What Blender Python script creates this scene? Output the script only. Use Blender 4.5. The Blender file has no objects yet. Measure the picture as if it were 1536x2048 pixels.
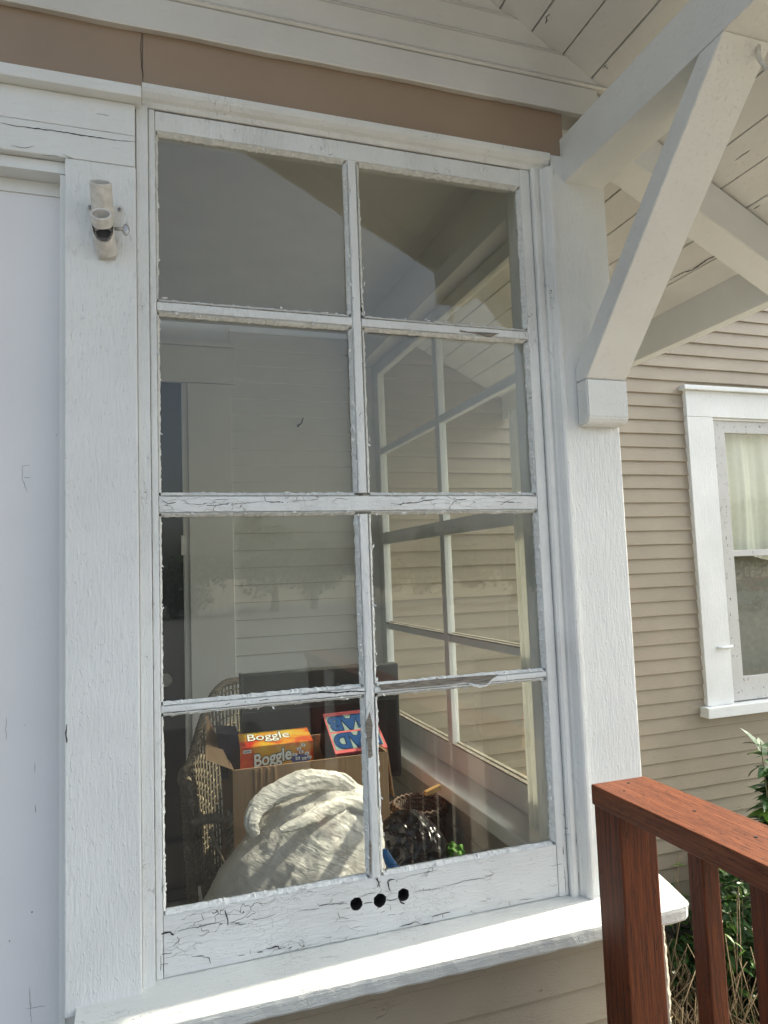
import bpy, bmesh, math, random
from mathutils import Vector, Matrix, noise
random.seed(7)
R = math.radians
sc = bpy.context.scene
COL = sc.collection
ZO = 2.6            # eye height above the garden; everything is built relative to the eye and lifted at the end

# ------------------------------------------------------------------ camera
AX = Vector((0.94883224, -0.31366154, -0.03652158))
AD = Vector((-0.00876964, 0.08943683, -0.99595389))
AF = Vector((0.31565881, 0.94531344, 0.08210985))
CP = Vector((0, -1.5, 0))
cd = bpy.data.cameras.new('camera'); cam = bpy.data.objects.new('camera', cd); COL.objects.link(cam)
cd.sensor_fit = 'HORIZONTAL'; cd.sensor_width = 36; cd.lens = 1410 / 1536 * 36
cd.clip_start = 0.02; cd.clip_end = 2000
m = Matrix.Identity(4)
for i in range(3):
    m[i][0] = AX[i]; m[i][1] = -AD[i]; m[i][2] = -AF[i]; m[i][3] = CP[i]
cam.matrix_world = m
sc.camera = cam

# ------------------------------------------------------------------ world and sun
SUN_EL = 39.5
w = bpy.data.worlds.new("World"); sc.world = w; w.use_nodes = True
nt = w.node_tree; nt.nodes.clear()
sky = nt.nodes.new('ShaderNodeTexSky'); sky.sky_type = 'NISHITA'; sky.sun_disc = False
sky.sun_elevation = R(SUN_EL); sky.sun_rotation = R(90)
sky.air_density = 1.0; sky.dust_density = 6.0; sky.ozone_density = 0.6
hs = nt.nodes.new('ShaderNodeHueSaturation'); hs.inputs['Saturation'].default_value = 0.62
bg = nt.nodes.new('ShaderNodeBackground'); bg.inputs[1].default_value = 0.14
wo = nt.nodes.new('ShaderNodeOutputWorld')
nt.links.new(sky.outputs[0], hs.inputs['Color']); tn = nt.nodes.new('ShaderNodeMix'); tn.data_type = 'RGBA'; tn.blend_type = 'MULTIPLY'; tn.inputs[0].default_value = 1; tn.inputs[7].default_value = (.94, 1.0, 1.02, 1)
nt.links.new(hs.outputs[0], tn.inputs[6]); nt.links.new(tn.outputs[2], bg.inputs[0]); nt.links.new(bg.outputs[0], wo.inputs[0])
sd = bpy.data.lights.new('sun', 'SUN'); sd.energy = 3.0; sd.angle = R(0.6); sd.color = (1.0, 0.90, 0.72)
sun = bpy.data.objects.new('sun', sd); COL.objects.link(sun)
tosun = Vector((math.cos(R(SUN_EL)), 0.032, math.sin(R(SUN_EL)))).normalized()
sun.rotation_euler = tosun.to_track_quat('Z', 'Y').to_euler(); sun.location = (8, -2, 8)
sc.view_settings.view_transform = 'Standard'; sc.view_settings.look = 'None'
sc.view_settings.exposure = 1.38; sc.view_settings.gamma = 1

# ------------------------------------------------------------------ helpers
def ray(u, v): return AX * ((u - 768) / 1410) + AD * ((v - 1024) / 1410) + AF
def at(u, v, k, ax=1):
    """a point of the place: measured direction and its real depth plane (y=k, or x=k / z=k)"""
    d = ray(u, v); return CP + d * ((k - CP[ax]) / d[ax])

def origin(o):
    v = Vector((0, 0, 0))
    while o: v += o.location; o = o.parent
    return v

def tag(o, label=None, cat=None, group=None, kind=None):
    if label: o['label'] = label
    if cat: o['category'] = cat
    if group: o['group'] = group
    if kind: o['kind'] = kind
    return o

def thing(name, loc, label, cat, group=None):
    o = bpy.data.objects.new(name, None); COL.objects.link(o); o.location = loc; o.empty_display_size = .1
    return tag(o, label, cat, group)

class MB:
    def __init__(s): s.bm = bmesh.new()
    def add(s, verts, faces, mat=0):
        vs = [s.bm.verts.new(v) for v in verts]
        for f in faces:
            try: q = s.bm.faces.new([vs[i] for i in f]); q.material_index = mat
            except ValueError: pass
        return s
    def box(s, x0, x1, y0, y1, z0, z1, bev=0.0015, mat=0, seg=2):
        b = bmesh.new(); bmesh.ops.create_cube(b, size=1)
        for v in b.verts: v.co = Vector((x0 + (v.co.x + .5) * (x1 - x0), y0 + (v.co.y + .5) * (y1 - y0), z0 + (v.co.z + .5) * (z1 - z0)))
        if bev > 0: bmesh.ops.bevel(b, geom=b.edges[:], offset=bev, segments=seg, affect='EDGES', profile=.6)
        return s.merge(b, mat)
    def merge(s, b, mat=0):
        for f in b.faces: f.material_index = mat
        me = bpy.data.meshes.new('t'); b.to_mesh(me); b.free(); s.bm.from_mesh(me); bpy.data.meshes.remove(me); return s
    def prism(s, pts, vec, mat=0, bev=0):
        """closed polygon pts (3D) swept along vec"""
        b = bmesh.new(); n = len(pts)
        vec = Vector(vec)
        a = [b.verts.new(p) for p in pts]; c = [b.verts.new(Vector(p) + vec) for p in pts]
        b.faces.new(a); b.faces.new(c[::-1])
        for i in range(n): b.faces.new([a[i], c[i], c[(i + 1) % n], a[(i + 1) % n]])
        bmesh.ops.recalc_face_normals(b, faces=b.faces[:])
        if bev: bmesh.ops.bevel(b, geom=b.edges[:], offset=bev, segments=2, affect='EDGES')
        return s.merge(b, mat)
    def tube(s, path, r, n=8, mat=0, cap=True):
        P = [Vector(p) for p in path]; rings = []
        rr = r if isinstance(r, (list, tuple)) else [r] * len(P)
        up = None
        for i, p in enumerate(P):
            t = (P[min(i + 1, len(P) - 1)] - P[max(i - 1, 0)]).normalized()
            if up is None: up = t.orthogonal().normalized()
            up = (up - t * up.dot(t)).normalized(); sd_ = t.cross(up)
            rings.append([s.bm.verts.new(p + (up * math.cos(a) + sd_ * math.sin(a)) * rr[i]) for a in [2 * math.pi * k / n for k in range(n)]])
        for a, c in zip(rings, rings[1:]):
            for k in range(n):
                f = s.bm.faces.new([a[k], a[(k + 1) % n], c[(k + 1) % n], c[k]]); f.material_index = mat; f.smooth = True
        if cap:
            for q in (rings[0][::-1], rings[-1]): f = s.bm.faces.new(q); f.material_index = mat
        return s
    def ribbon(s, pts, wd, nrm=Vector((0, -1, 0)), mat=0):
        """thin irregular strip lying on a surface (a paint crack)"""
        P = [Vector(p) for p in pts]; Q = []
        for a, b in zip(P, P[1:]):
            n = max(1, int((b - a).length / .006))
            for i in range(n):
                q = a.lerp(b, i / n)
                if i: q = q + Vector((random.uniform(-1, 1), 0, random.uniform(-1, 1))) * .0009
                Q.append(q)
        Q.append(P[-1]); L = len(Q); vs = []
        for i, p in enumerate(Q):
            t = (Q[min(i + 1, L - 1)] - Q[max(i - 1, 0)])
            if t.length < 1e-9: t = Vector((1, 0, 0))
            sd_ = t.normalized().cross(nrm)
            h = wd * .5 * (math.sin(math.pi * (i + .35) / (L + .0)) * .8 + .25) * random.uniform(.6, 1.25)
            vs += [p + sd_ * h, p - sd_ * h]
        return s.add(vs, [(2 * i, 2 * i + 1, 2 * i + 3, 2 * i + 2) for i in range(L - 1)], mat)
    def build(s, name, mats, parent=None, smooth=False, label=None, recalc=False):
        if recalc: bmesh.ops.recalc_face_normals(s.bm, faces=s.bm.faces[:])
        o0 = origin(parent)
        if smooth:
            for f in s.bm.faces: f.smooth = True
        me = bpy.data.meshes.new(name); 
        if parent:
            for v in s.bm.verts: v.co -= o0
        s.bm.to_mesh(me); s.bm.free()
        for mm in (mats if isinstance(mats, (list, tuple)) else [mats]): me.materials.append(mm)
        o = bpy.data.objects.new(name, me); COL.objects.link(o)
        if parent: o.parent = parent
        if label: o['label'] = label
        return o

# ------------------------------------------------------------------ materials
class NT:
    def __init__(s, name):
        s.m = bpy.data.materials.new(name); s.m.use_nodes = True; s.t = s.m.node_tree
        s.p = s.t.nodes['Principled BSDF']; s.out = s.t.nodes['Material Output']
    def n(s, ty, **kw):
        q = s.t.nodes.new('ShaderNode' + ty)
        for k, v in kw.items():
            if k in q.inputs: q.inputs[k].default_value = v
            else: setattr(q, k, v)
        return q
    def l(s, a, b): s.t.links.new(a, b)
    def coords(s, scale=(1, 1, 1), warp=0.0, wscale=20):
        tc = s.n('TexCoord'); v = tc.outputs['Object']
        if warp:
            ns = s.n('TexNoise', Scale=wscale, Detail=3.0); s.l(v, ns.inputs['Vector'])
            sb = s.n('VectorMath', operation='SUBTRACT'); s.l(ns.outputs['Color'], sb.inputs[0]); sb.inputs[1].default_value = (.5, .5, .5)
            scn = s.n('VectorMath', operation='SCALE'); s.l(sb.outputs[0], scn.inputs[0]); scn.inputs['Scale'].default_value = warp
            ad = s.n('VectorMath', operation='ADD'); s.l(v, ad.inputs[0]); s.l(scn.outputs[0], ad.inputs[1]); v = ad.outputs[0]
        mp = s.n('Mapping'); mp.inputs['Scale'].default_value = scale; s.l(v, mp.inputs['Vector']); return mp.outputs[0]
    def noise(s, vec, scale, detail=4, rough=.55):
        q = s.n('TexNoise', Scale=scale, Detail=float(detail), Roughness=rough); s.l(vec, q.inputs['Vector']); return q.outputs['Fac']
    def ramp(s, fac, stops):
        q = s.n('ValToRGB'); s.l(fac, q.inputs['Fac']); e = q.color_ramp.elements
        while len(e) < len(stops): e.new(.5)
        for i, (p, c) in enumerate(stops):
            e[i].position = p; e[i].color = (*c, 1) if isinstance(c, tuple) else (c, c, c, 1)
        return q.outputs['Color']
    def mix(s, f, a, b, blend='MIX'):
        q = s.n('Mix', data_type='RGBA', blend_type=blend)
        for v, k in ((f, 0), (a, 6), (b, 7)):
            if hasattr(v, 'is_linked') or hasattr(v, 'links'): s.l(v, q.inputs[k])
            else: q.inputs[k].default_value = v if k == 0 else (*v, 1)
        return q.outputs[2]
    def math(s, op, a, b=0.0, clamp=False):
        q = s.n('Math', operation=op, use_clamp=clamp)
        for i, v in enumerate((a, b)):
            if hasattr(v, 'links'): s.l(v, q.inputs[i])
            else: q.inputs[i].default_value = v
        return q.outputs[0]
    def bump(s, h, strength=.5, dist=.002, prev=None):
        q = s.n('Bump', Strength=strength, Distance=dist); s.l(h, q.inputs['Height'])
        if prev is not None: s.l(prev, q.inputs['Normal'])
        s.l(q.outputs[0], s.p.inputs['Normal']); return q.outputs[0]
    def setp(s, **kw):
        for k, v in kw.items():
            k = k.replace('_', ' ')
            s.p.inputs[k].default_value = (*v, 1) if isinstance(v, tuple) and len(v) == 3 else v
        return s

def gscale(g, a, c):
    return {'x': (a, c, c), 'y': (c, a, c), 'z': (c, c, a)}[g]

def paint(name, grain='z', base=(.765, .785, .775), crack=.0, streak=.6, rough=.42, blister=.35, chips=0.0, dark=(.10, .09, .075), dirt=.06):
    q = NT(name)
    vs = q.coords(gscale(grain, 1, 9), warp=.012, wscale=14)
    st = q.math('ADD', q.noise(vs, 22, 5, .6), q.math('MULTIPLY', q.noise(q.coords(gscale(grain, 1, 4), warp=.05, wscale=6), 13, 4, .65), .8))
    fine = q.noise(q.coords(gscale(grain, 1, 3)), 220, 3)
    big = q.noise(q.coords(), 3.5, 4)
    lo = tuple(c * (1 - dirt * 1.6) for c in base); hi = tuple(min(1, c * (1 + dirt * .35)) for c in base)
    col = q.mix(q.ramp(big, [(.32, 0.0), (.7, 1.0)]), lo, hi)
    # scattered raised drips / blisters of the old coats
    bl = q.noise(q.coords(gscale(grain, 1, 2.6), warp=.03, wscale=9), 75, 3, .5)
    blm = q.ramp(bl, [(.60, 0.0), (.70, 1.0)])
    h = q.math('ADD', q.math('MULTIPLY', st, streak), q.math('MULTIPLY', blm, blister))
    h = q.math('ADD', h, q.math('MULTIPLY', fine, .12))
    if crack > 0:
        vo = q.n('TexVoronoi', feature='DISTANCE_TO_EDGE', Scale=26.0); q.l(q.coords(gscale(grain, .42, 2.9), warp=.03, wscale=24), vo.inputs['Vector'])
        ln = q.ramp(vo.outputs['Distance'], [(.0, 1.0), (.008 + .014 * crack, 0.0)])
        mk = q.ramp(q.noise(q.coords(gscale(grain, .8, 1.6)), 8.5, 4, .65), [(.60 - .14 * crack, 0.0), (.66 - .12 * crack, 1.0)])
        lm = q.math('MULTIPLY', ln, mk)
        vo2 = q.n('TexVoronoi', feature='DISTANCE_TO_EDGE', Scale=70.0); q.l(q.coords(gscale(grain, .5, 1.6), warp=.03, wscale=30), vo2.inputs['Vector'])
        l2 = q.math('MULTIPLY', q.ramp(vo2.outputs['Distance'], [(.0, 1.0), (.05, 0.0)]), q.ramp(q.noise(q.coords(), 6.5, 3), [(.52, 0.0), (.60, 1.0)]))
        col = q.mix(lm, col, dark)
        col = q.mix(q.math('MULTIPLY', l2, .28 * crack), col, (.25, .24, .22))
        h = q.math('SUBTRACT', h, q.math('MULTIPLY', lm, 1.2)); h = q.math('SUBTRACT', h, q.math('MULTIPLY', l2, .35))
    if chips > 0:
        cn = q.noise(q.coords(gscale(grain, .7, 1.3), warp=.02, wscale=30), 42, 5, .7)
        cm = q.ramp(cn, [(.74 - chips * .1, 0.0), (.75 - chips * .1, 1.0)])
        col = q.mix(cm, col, (.16, .15, .13)); h = q.math('SUBTRACT', h, q.math('MULTIPLY', cm, .8))
    q.l(col, q.p.inputs['Base Color']); q.setp(Roughness=rough)
    q.bump(h, .8, .0022)
    return q.m

def simple(name, col, rough=.6, metal=0.0, nscale=30, var=.12, bump=.3, bdist=.002, stretch=None, warp=0.0, coat=0):
    q = NT(name)
    v = q.coords(stretch or (1, 1, 1), warp=warp)
    f = q.noise(v, nscale, 5, .6)
    c = q.mix(q.ramp(f, [(.3, 0.0), (.7, 1.0)]), tuple(x * (1 - var) for x in col), tuple(min(1, x * (1 + var)) for x in col))
    q.l(c, q.p.inputs['Base Color']); q.setp(Roughness=rough, Metallic=metal)
    if coat: q.setp(Coat_Weight=coat, Coat_Roughness=.15)
    if bump: q.bump(f, bump, bdist)
    return q.m

def redwood(name, grain, base=(.20, .062, .024), dk=(.085, .022, .009)):
    q = NT(name)
    v = q.coords(gscale(grain, .4, 13), warp=.012, wscale=4)
    f = q.noise(v, 14, 6, .68)
    c = q.mix(q.ramp(f, [(.34, 0.0), (.62, 1.0)]), dk, base)
    pores = q.noise(q.coords(gscale(grain, 3, 30)), 12, 2)
    pm = q.ramp(pores, [(.60, 0.0), (.66, 1.0)])
    c = q.mix(q.math('MULTIPLY', pm, .7), c, (.03, .009, .005))
    q.l(c, q.p.inputs['Base Color']); q.setp(Roughness=.5, Specular_IOR_Level=.3)
    q.bump(q.math('SUBTRACT', f, q.math('MULTIPLY', pm, .8)), .5, .0015)
    return q.m

def glass(name, tint=(.96, .97, .95), dirt=.013, wob=.05, grey=(.6, .62, .58)):
    q = NT(name); t = q.t; t.nodes.remove(q.p)
    lw = q.n('LayerWeight'); lw.inputs['Blend'].default_value = .5
    f5 = q.math('POWER', lw.outputs['Facing'], 5.0)
    fr = q.math('ADD', q.math('MULTIPLY', f5, .93), .046)
    bmp = q.n('Bump', Strength=wob, Distance=.01); q.l(q.noise(q.coords((1, 1, .6)), 5.0, 2), bmp.inputs['Height'])
    tr = q.n('BsdfTransparent'); tr.inputs[0].default_value = (*tint, 1)
    gl = q.n('BsdfGlossy'); gl.inputs['Roughness'].default_value = .004; q.l(bmp.outputs[0], gl.inputs['Normal'])
    mx = q.n('MixShader'); q.l(fr, mx.inputs[0]); q.l(tr.outputs[0], mx.inputs[1]); q.l(gl.outputs[0], mx.inputs[2])
    df = q.n('BsdfDiffuse'); df.inputs[0].default_value = (*grey, 1)
    dn = q.math('MULTIPLY', q.ramp(q.noise(q.coords((3, 3, .5)), 7, 5, .65), [(.42, .25), (.75, 1.0)]), dirt)
    sp = q.ramp(q.noise(q.coords(), 260, 1), [(.80, 0.0), (.84, .5)])
    dn2 = q.math('ADD', dn, q.math('MULTIPLY', sp, .3), clamp=True)
    m2 = q.n('MixShader'); q.l(dn2, m2.inputs[0]); q.l(mx.outputs[0], m2.inputs[1]); q.l(df.outputs[0], m2.inputs[2])
    q.l(m2.outputs[0], q.out.inputs[0])
    return q.m

M = {}
M['white_z'] = paint('white_paint_vertical', 'z', crack=0, streak=1.0, blister=.5)
M['white_x'] = paint('white_paint_horizontal', 'x', crack=0, streak=.8, blister=.25)
M['white_y'] = paint('white_paint_outward', 'y', crack=0, streak=.5, blister=.3)
M['white_smooth'] = paint('white_paint_smooth', 'z', crack=0, streak=.25, blister=.12)
M['crack_x'] = paint('crackled_white_paint_rails', 'x', crack=.75, streak=1.0, blister=.4, dirt=.09)
M['crack_z'] = paint('crackled_white_paint_stiles', 'z', crack=.16, chips=.22, streak=.9, blister=.4, dirt=.09)
M['sill'] = paint('weathered_sill_paint', 'x', base=(.60, .62, .60), crack=.12, streak=.8, blister=.45, chips=.0, dirt=.06)
M['putty'] = simple('cracked_putty', (.68, .70, .685), .7, nscale=90, var=.14, bump=.9, bdist=.004)
M['crack'] = simple('open_crack', (.03, .028, .025), .9, nscale=60, var=.4, bump=0)
M['bare'] = simple('bare_weathered_wood', (.20, .18, .15), .85, nscale=40, var=.55, bump=.9, bdist=.003, stretch=(1, 6, 8))
M['panel'] = paint('smooth_door_paint', 'z', base=(.75, .75, .765), crack=0, streak=.08, blister=.05, rough=.38, dirt=.03)
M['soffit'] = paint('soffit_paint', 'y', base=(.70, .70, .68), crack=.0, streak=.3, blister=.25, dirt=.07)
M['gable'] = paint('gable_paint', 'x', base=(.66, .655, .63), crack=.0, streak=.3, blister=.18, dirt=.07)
M['drip'] = paint('dripped_white_paint', 'y', crack=0, streak=.45, blister=.5, dirt=.07)
M['brown'] = paint('brown_trim_paint', 'x', base=(.33, .245, .175), crack=0, streak=.12, blister=.06, rough=.5, dirt=.07)
M['beige'] = paint('beige_siding_paint', 'x', base=(.325, .275, .203), crack=.05, streak=.35, blister=.2, rough=.5, dirt=.07, dark=(.2, .16, .12))
M['inwhite'] = paint('interior_white_paint', 'x', base=(.72, .72, .70), crack=0, streak=.15, blister=.08, rough=.5, dirt=.03)
M['inwhite_z'] = paint('interior_white_trim', 'z', base=(.74, .74, .72), crack=0, streak=.15, blister=.08, rough=.5, dirt=.03)
M['oldsash'] = paint('flaking_sash_paint', 'z', base=(.56, .56, .54), crack=.25, chips=1.15, streak=.4)
M['rail_y'] = redwood('red_stained_rail', 'y')
M['rail_z'] = redwood('red_stained_post', 'z', (.15, .034, .009), (.045, .009, .003))
M['glass'] = glass('old_window_glass')
M['glass2'] = glass('clean_window_glass', dirt=.012, wob=.12)
M['metal'] = simple('dull_cast_metal', (.64, .63, .60), .5, .0, nscale=60, var=.18, bump=.35, bdist=.001)
M['steel'] = simple('screw_steel', (.42, .41, .39), .35, .9, nscale=90, var=.2, bump=.1)
M['darkmetal'] = simple('dark_metal', (.10, .10, .10), .45, .7, nscale=90, var=.2, bump=.1)
M['concrete'] = simple('foundation_concrete', (.13, .13, .12), .9, nscale=14, var=.25, bump=.6, bdist=.01)
M['floorin'] = simple('porch_floorboards', (.20, .19, .17), .6, nscale=18, var=.2, bump=.3, stretch=(1, .1, 1))
M['deck'] = simple('deck_boards', (.06, .055, .05), .7, nscale=20, var=.2, bump=.4, stretch=(.1, 1, 1))
M['ceil'] = simple('ceiling_paint', (.62, .62, .60), .6, nscale=8, var=.04, bump=.05)
M['dark'] = simple('dark_door_paint', (.018, .02, .03), .3, nscale=8, var=.1, bump=.02)
M['shingle'] = simple('roof_shingles', (.09, .085, .08), .9, nscale=40, var=.3, bump=.8, bdist=.01)
M['wicker'] = simple('weathered_wicker', (.21, .175, .12), .6, nscale=60, var=.3, bump=.3)
M['wicker2'] = simple('brown_wicker', (.09, .055, .035), .6, nscale=60, var=.3, bump=.3)
M['card'] = simple('corrugated_cardboard', (.32, .21, .12), .75, nscale=4, var=.07, bump=.35, bdist=.004, stretch=(22, 1, .5))
M['case'] = simple('charcoal_case', (.035, .04, .038), .45, nscale=160, var=.2, bump=.15, bdist=.001)
M['blackbag'] = simple('black_plastic_film', (.005, .005, .006), .2, nscale=7, var=.2, bump=.15, bdist=.008, warp=.06)
M['green'] = simple('green_cloth', (.09, .24, .03), .8, nscale=60, var=.2, bump=.3)
M['blue'] = simple('blue_plastic', (.02, .18, .45), .35, nscale=30, var=.05, bump=.05)
M['orange_wood'] = simple('raw_wood', (.45, .27, .10), .6, nscale=30, var=.2, bump=.2, stretch=(1, 8, 8))
M['leaf'] = simple('glossy_green_leaf', (.035, .085, .022), .35, nscale=12, var=.45, bump=.1)
M['leaf2'] = simple('young_green_leaf', (.10, .20, .03), .4, nscale=12, var=.35, bump=.1)
M['stem'] = simple('plant_stem', (.13, .12, .06), .7, nscale=30, var=.2, bump=.1)
M['straw'] = simple('dry_straw', (.20, .145, .08), .8, nscale=30, var=.35, bump=.1)
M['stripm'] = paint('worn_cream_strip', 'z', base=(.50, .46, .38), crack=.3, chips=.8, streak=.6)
M['soil'] = simple('dry_garden_ground', (.24, .21, .155), .95, nscale=9, var=.4, bump=.9, bdist=.03)
M['asphalt'] = simple('lot_asphalt', (.12, .125, .125), .9, nscale=60, var=.2, bump=.4, bdist=.01)
M['treeleaf'] = simple('tree_foliage', (.035, .06, .022), .7, nscale=2, var=.45, bump=0)
M['bark'] = simple('tree_bark', (.10, .08, .06), .9, nscale=12, var=.3, bump=.6, bdist=.02)

def bagmat():
    q = NT('white_plastic_film')
    q.setp(Base_Color=(.80, .79, .77), Roughness=.34)
    v = q.coords((1, 1, 1), warp=.05, wscale=9)
    mp = q.n('Mapping'); mp.inputs['Rotation'].default_value = (0, R(-32), 0); q.l(v, mp.inputs[0])
    mp2 = q.n('Mapping'); mp2.inputs['Scale'].default_value = (.22, 1, 2.2); q.l(mp.outputs[0], mp2.inputs[0])
    f = q.noise(mp2.outputs[0], 42, 5, .6)
    f2 = q.noise(q.coords((1, 1, 1), warp=.08, wscale=18), 26, 4, .6)
    b = q.bump(q.math('ADD', f, q.math('MULTIPLY', f2, .35)), .6, .008)
    tl = q.n('BsdfTranslucent'); tl.inputs[0].default_value = (.76, .74, .70, 1); q.l(b, tl.inputs['Normal'])
    mx = q.n('MixShader'); mx.inputs[0].default_value = .38
    q.l(q.p.outputs[0], mx.inputs[1]); q.l(tl.outputs[0], mx.inputs[2]); q.l(mx.outputs[0], q.out.inputs[0])
    return q.m
M['bag'] = bagmat()

def curtainmat():
    q = NT('cream_sheer_curtain'); q.setp(Base_Color=(.74, .73, .66), Roughness=.8)
    tl = q.n('BsdfTranslucent'); tl.inputs[0].default_value = (.74, .73, .66, 1)
    q.bump(q.noise(q.coords(), 400, 2), .2, .001)
    mx = q.n('MixShader'); mx.inputs[0].default_value = .12
    q.l(q.p.outputs[0], mx.inputs[1]); q.l(tl.outputs[0], mx.inputs[2]); q.l(mx.outputs[0], q.out.inputs[0]); return q.m
M['curtain'] = curtainmat()
M['curtain2'] = simple('pale_curtain', (.86, .85, .74), .85, nscale=30, var=.03, bump=.1)

def flat(name, col, rough=.4):
    q = NT(name); q.setp(Base_Color=col, Roughness=rough); return q.m

# ------------------------------------------------------------------ house
D = 1.85                       # main house wall plane
ROOF0, RSL = 1.24, 0.52        # soffit height at x=1.15 and its fall per metre
def roofz(x): return ROOF0 - RSL * (x - 1.15)
RIDGE = -1.9
EX = .079 * (1.5 + D) / (1.5 + 1.78) # clapboard exposure on the main wall
FL = -1.42

house = thing('house', (0, 0.9, -2.6), 'white trimmed beige clapboard house with an enclosed front porch and peeling divided window', 'house')

def clap(mb, x0, x1, y, z0, z1, ex, holes=(), thick=.012, mat=0, seg=.12, wave=.0012, flip=1):
    z = z0
    while z < z1:
        zt = min(z + ex, z1)
        spans = [(x0, x1)]
        for (hx0, hx1, hz0, hz1) in holes:
            if zt > hz0 + .002 and z < hz1 - .002:
                ns = []
                for a, b in spans:
                    if a < hx0: ns.append((a, min(b, hx0)))
                    if b > hx1: ns.append((max(a, hx1), b))
                spans = [s for s in ns if s[1] - s[0] > .001]
        for a, b in spans:
            n = max(1, int((b - a) / seg)); prof = []
            o_ = random.uniform(-.001, .001)
            for i in range(n + 1):
                x = a + (b - a) * i / n
                dz = noise.noise(Vector((x * 3.1, z * 9, 1))) * wave * 2 + noise.noise(Vector((x * 23, z * 9, 5))) * wave
                dy = noise.noise(Vector((x * 2.1, z * 7, 9))) * .0015 + o_
                th = thick + dy
                prof.append([(x, y, zt), (x, y - .003, zt), (x, y - th + .001, z + dz + .001), (x, y - th, z + dz + .003), (x, y - th + .0015, z + dz), (x, y, z + dz)])
            vs = [p for pr in prof for p in pr]; k = 6; fs = []
            # order: top back, top front, lower face, lip, lip bottom, back
            for i in range(n):
                for a_, b_ in ((1, 3), (3, 4), (4, 5)):
                    fs.append((i * k + a_, (i + 1) * k + a_, (i + 1) * k + b_, i * k + b_))
            mb.add(vs, fs, mat)
            if x1 - x0 > 1 and b - a > .3:
                xx = a + .07
                while xx < b:
                    mb.tube([(xx, y - thick + .001, z + .018), (xx, y - thick - .0008, z + .018)], .0022, 6, 0); xx += random.choice((.41, .40, .42, .81))
            for i in (0, n):
                mb.add([prof[i][1], prof[i][3], prof[i][4], prof[i][5], prof[i][0]], [(0, 1, 2, 3, 4)], mat)
        z = zt

# back window rectangle (outer casing)
BW = (3.04, 4.30, -.85, 1.0)
# main wall: beige clapboards outside the porch, white inside it
mb = MB(); clap(mb, 1.09, 7.5, D, -1.93, 3.6, EX, holes=[BW], seg=.25)
# solid backing round the opening
for r in ((1.09, BW[0], -1.93, 3.6), (BW[1], 7.5, -1.93, 3.6), (BW[0], BW[1], -1.93, BW[2]), (BW[0], BW[1], BW[3], 3.6)):
    mb.box(r[0], r[1], D + .002, D + .12, r[2], r[3], 0)
mb.build('clapboard_wall', [M['beige'], M['crack']], house, label='beige clapboard wall set back beside the porch')
mb = MB(); clap(mb, .37, 1.09, D, FL, 1.185, EX, seg=.2, wave=.0007, thick=.009)
clap(mb, -2.4, -.75, D, FL, 1.185, EX, seg=.3, thick=.009)
mb.box(-2.4, -.75, D + .002, D + .1, FL, 1.2, 0); mb.box(.15, 1.09, D + .002, D + .1, FL, 1.2, 0); mb.box(-.75, .15, D + .002, D + .1, .92, 1.2, 0)
mb.build('interior_wall', [M['inwhite'], M['crack']], house, label='white clapboard wall inside the porch')
mb = MB(); mb.box(1.0, 7.5, D + .02, D + .2, -2.9, -1.93, .003); mb.box(-2.5, 1.12, .05, .2, -2.9, -1.45, .003)
mb.build('foundation', M['concrete'], house)
# interior doorway
dr = MB(); dr.box(-.76, .1475, D + .03, D + .07, FL, .93, .004)
door = dr.build('door', M['dark'], house, label='dark door inside the porch')
mb = MB(); mb.box(.172, .37, D - .022, D - .001, FL, .90, .003)
mb.box(-.97, -.75, D - .022, D - .001, FL, .90, .003)
mb.box(-.99, .39, D - .026, D - .001, .903, 1.075, .003); mb.box(-1.0, .40, D - .04, D - .001, 1.078, 1.10, .003)
mb.box(.148, .1715, D - .012, D + .028, FL, .90, .002); mb.box(-.75, -.70, D - .01, D + .09, FL, .90, .002)
mb.box(.135, .148, D - .027, D - .012, .1, .19, .002)
mb.build('door_casing', M['inwhite_z'], house)
mb = MB(); mb.tube([(.09 + math.cos(a) * .0, D + .0, -.55) for a in (0,)] + [(.06, D + .0, -.55)], .004) if False else None
mb.tube([(.06, D + .03, -.45), (.06, D - .02, -.45), (.06, D - .03, -.45)], [.012, .012, .03], 12)
mb.build('door_knob', M['steel'], door)
# little wall hook on the interior boards
hk = at(596, 850, D - .02)
mb = MB(); mb.tube([hk + Vector((0, .015, 0)), hk + Vector((0, -.01, 0)), hk + Vector((-.006, -.022, -.014)), hk + Vector((.012, -.03, .006)), hk + Vector((.02, -.03, .03))], .0035, 6)
mb.build('wall_hook', M['darkmetal'], house)
# porch shell: ceiling, floor, left wall
mb = MB(); mb.box(-2.4, 1.0, .12, D - .03, 1.185, 1.21, 0); mb.build('porch_ceiling', M['ceil'], house)
mb = MB(); mb.box(-2.4, 1.12, .0, D + .1, FL - .05, FL, 0); mb.build('porch_floor', M['floorin'], house)
mb = MB(); mb.box(-2.5, -2.4, .0, D, FL, 1.5, 0); mb.build('porch_side_wall', M['inwhite'], house)
# front wall body left of, above and below the window
mb = MB()
mb.box(-2.4, -.165, .045, .12, FL, 1.4, 0); mb.box(-.165, .002, .001, .12, FL, 1.4, 0); mb.box(.002, 1.0, .001, .12, 1.0, 1.4, 0); mb.box(.002, 1.0, .03, .12, FL, -.80, 0)
mb.build('front_wall_core', M['inwhite'], house)
# front clapboards under the sill
mb = MB(); zc = [-.9009 + .0, -.9761]
clap(mb, -.05, 1.15, .002, -.9761 - .079 * 20, -.835, .079, thick=.014, seg=.08)
mb.build('front_siding', [M['beige'], M['crack']], house, label='taupe clapboards under the window sill')
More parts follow.
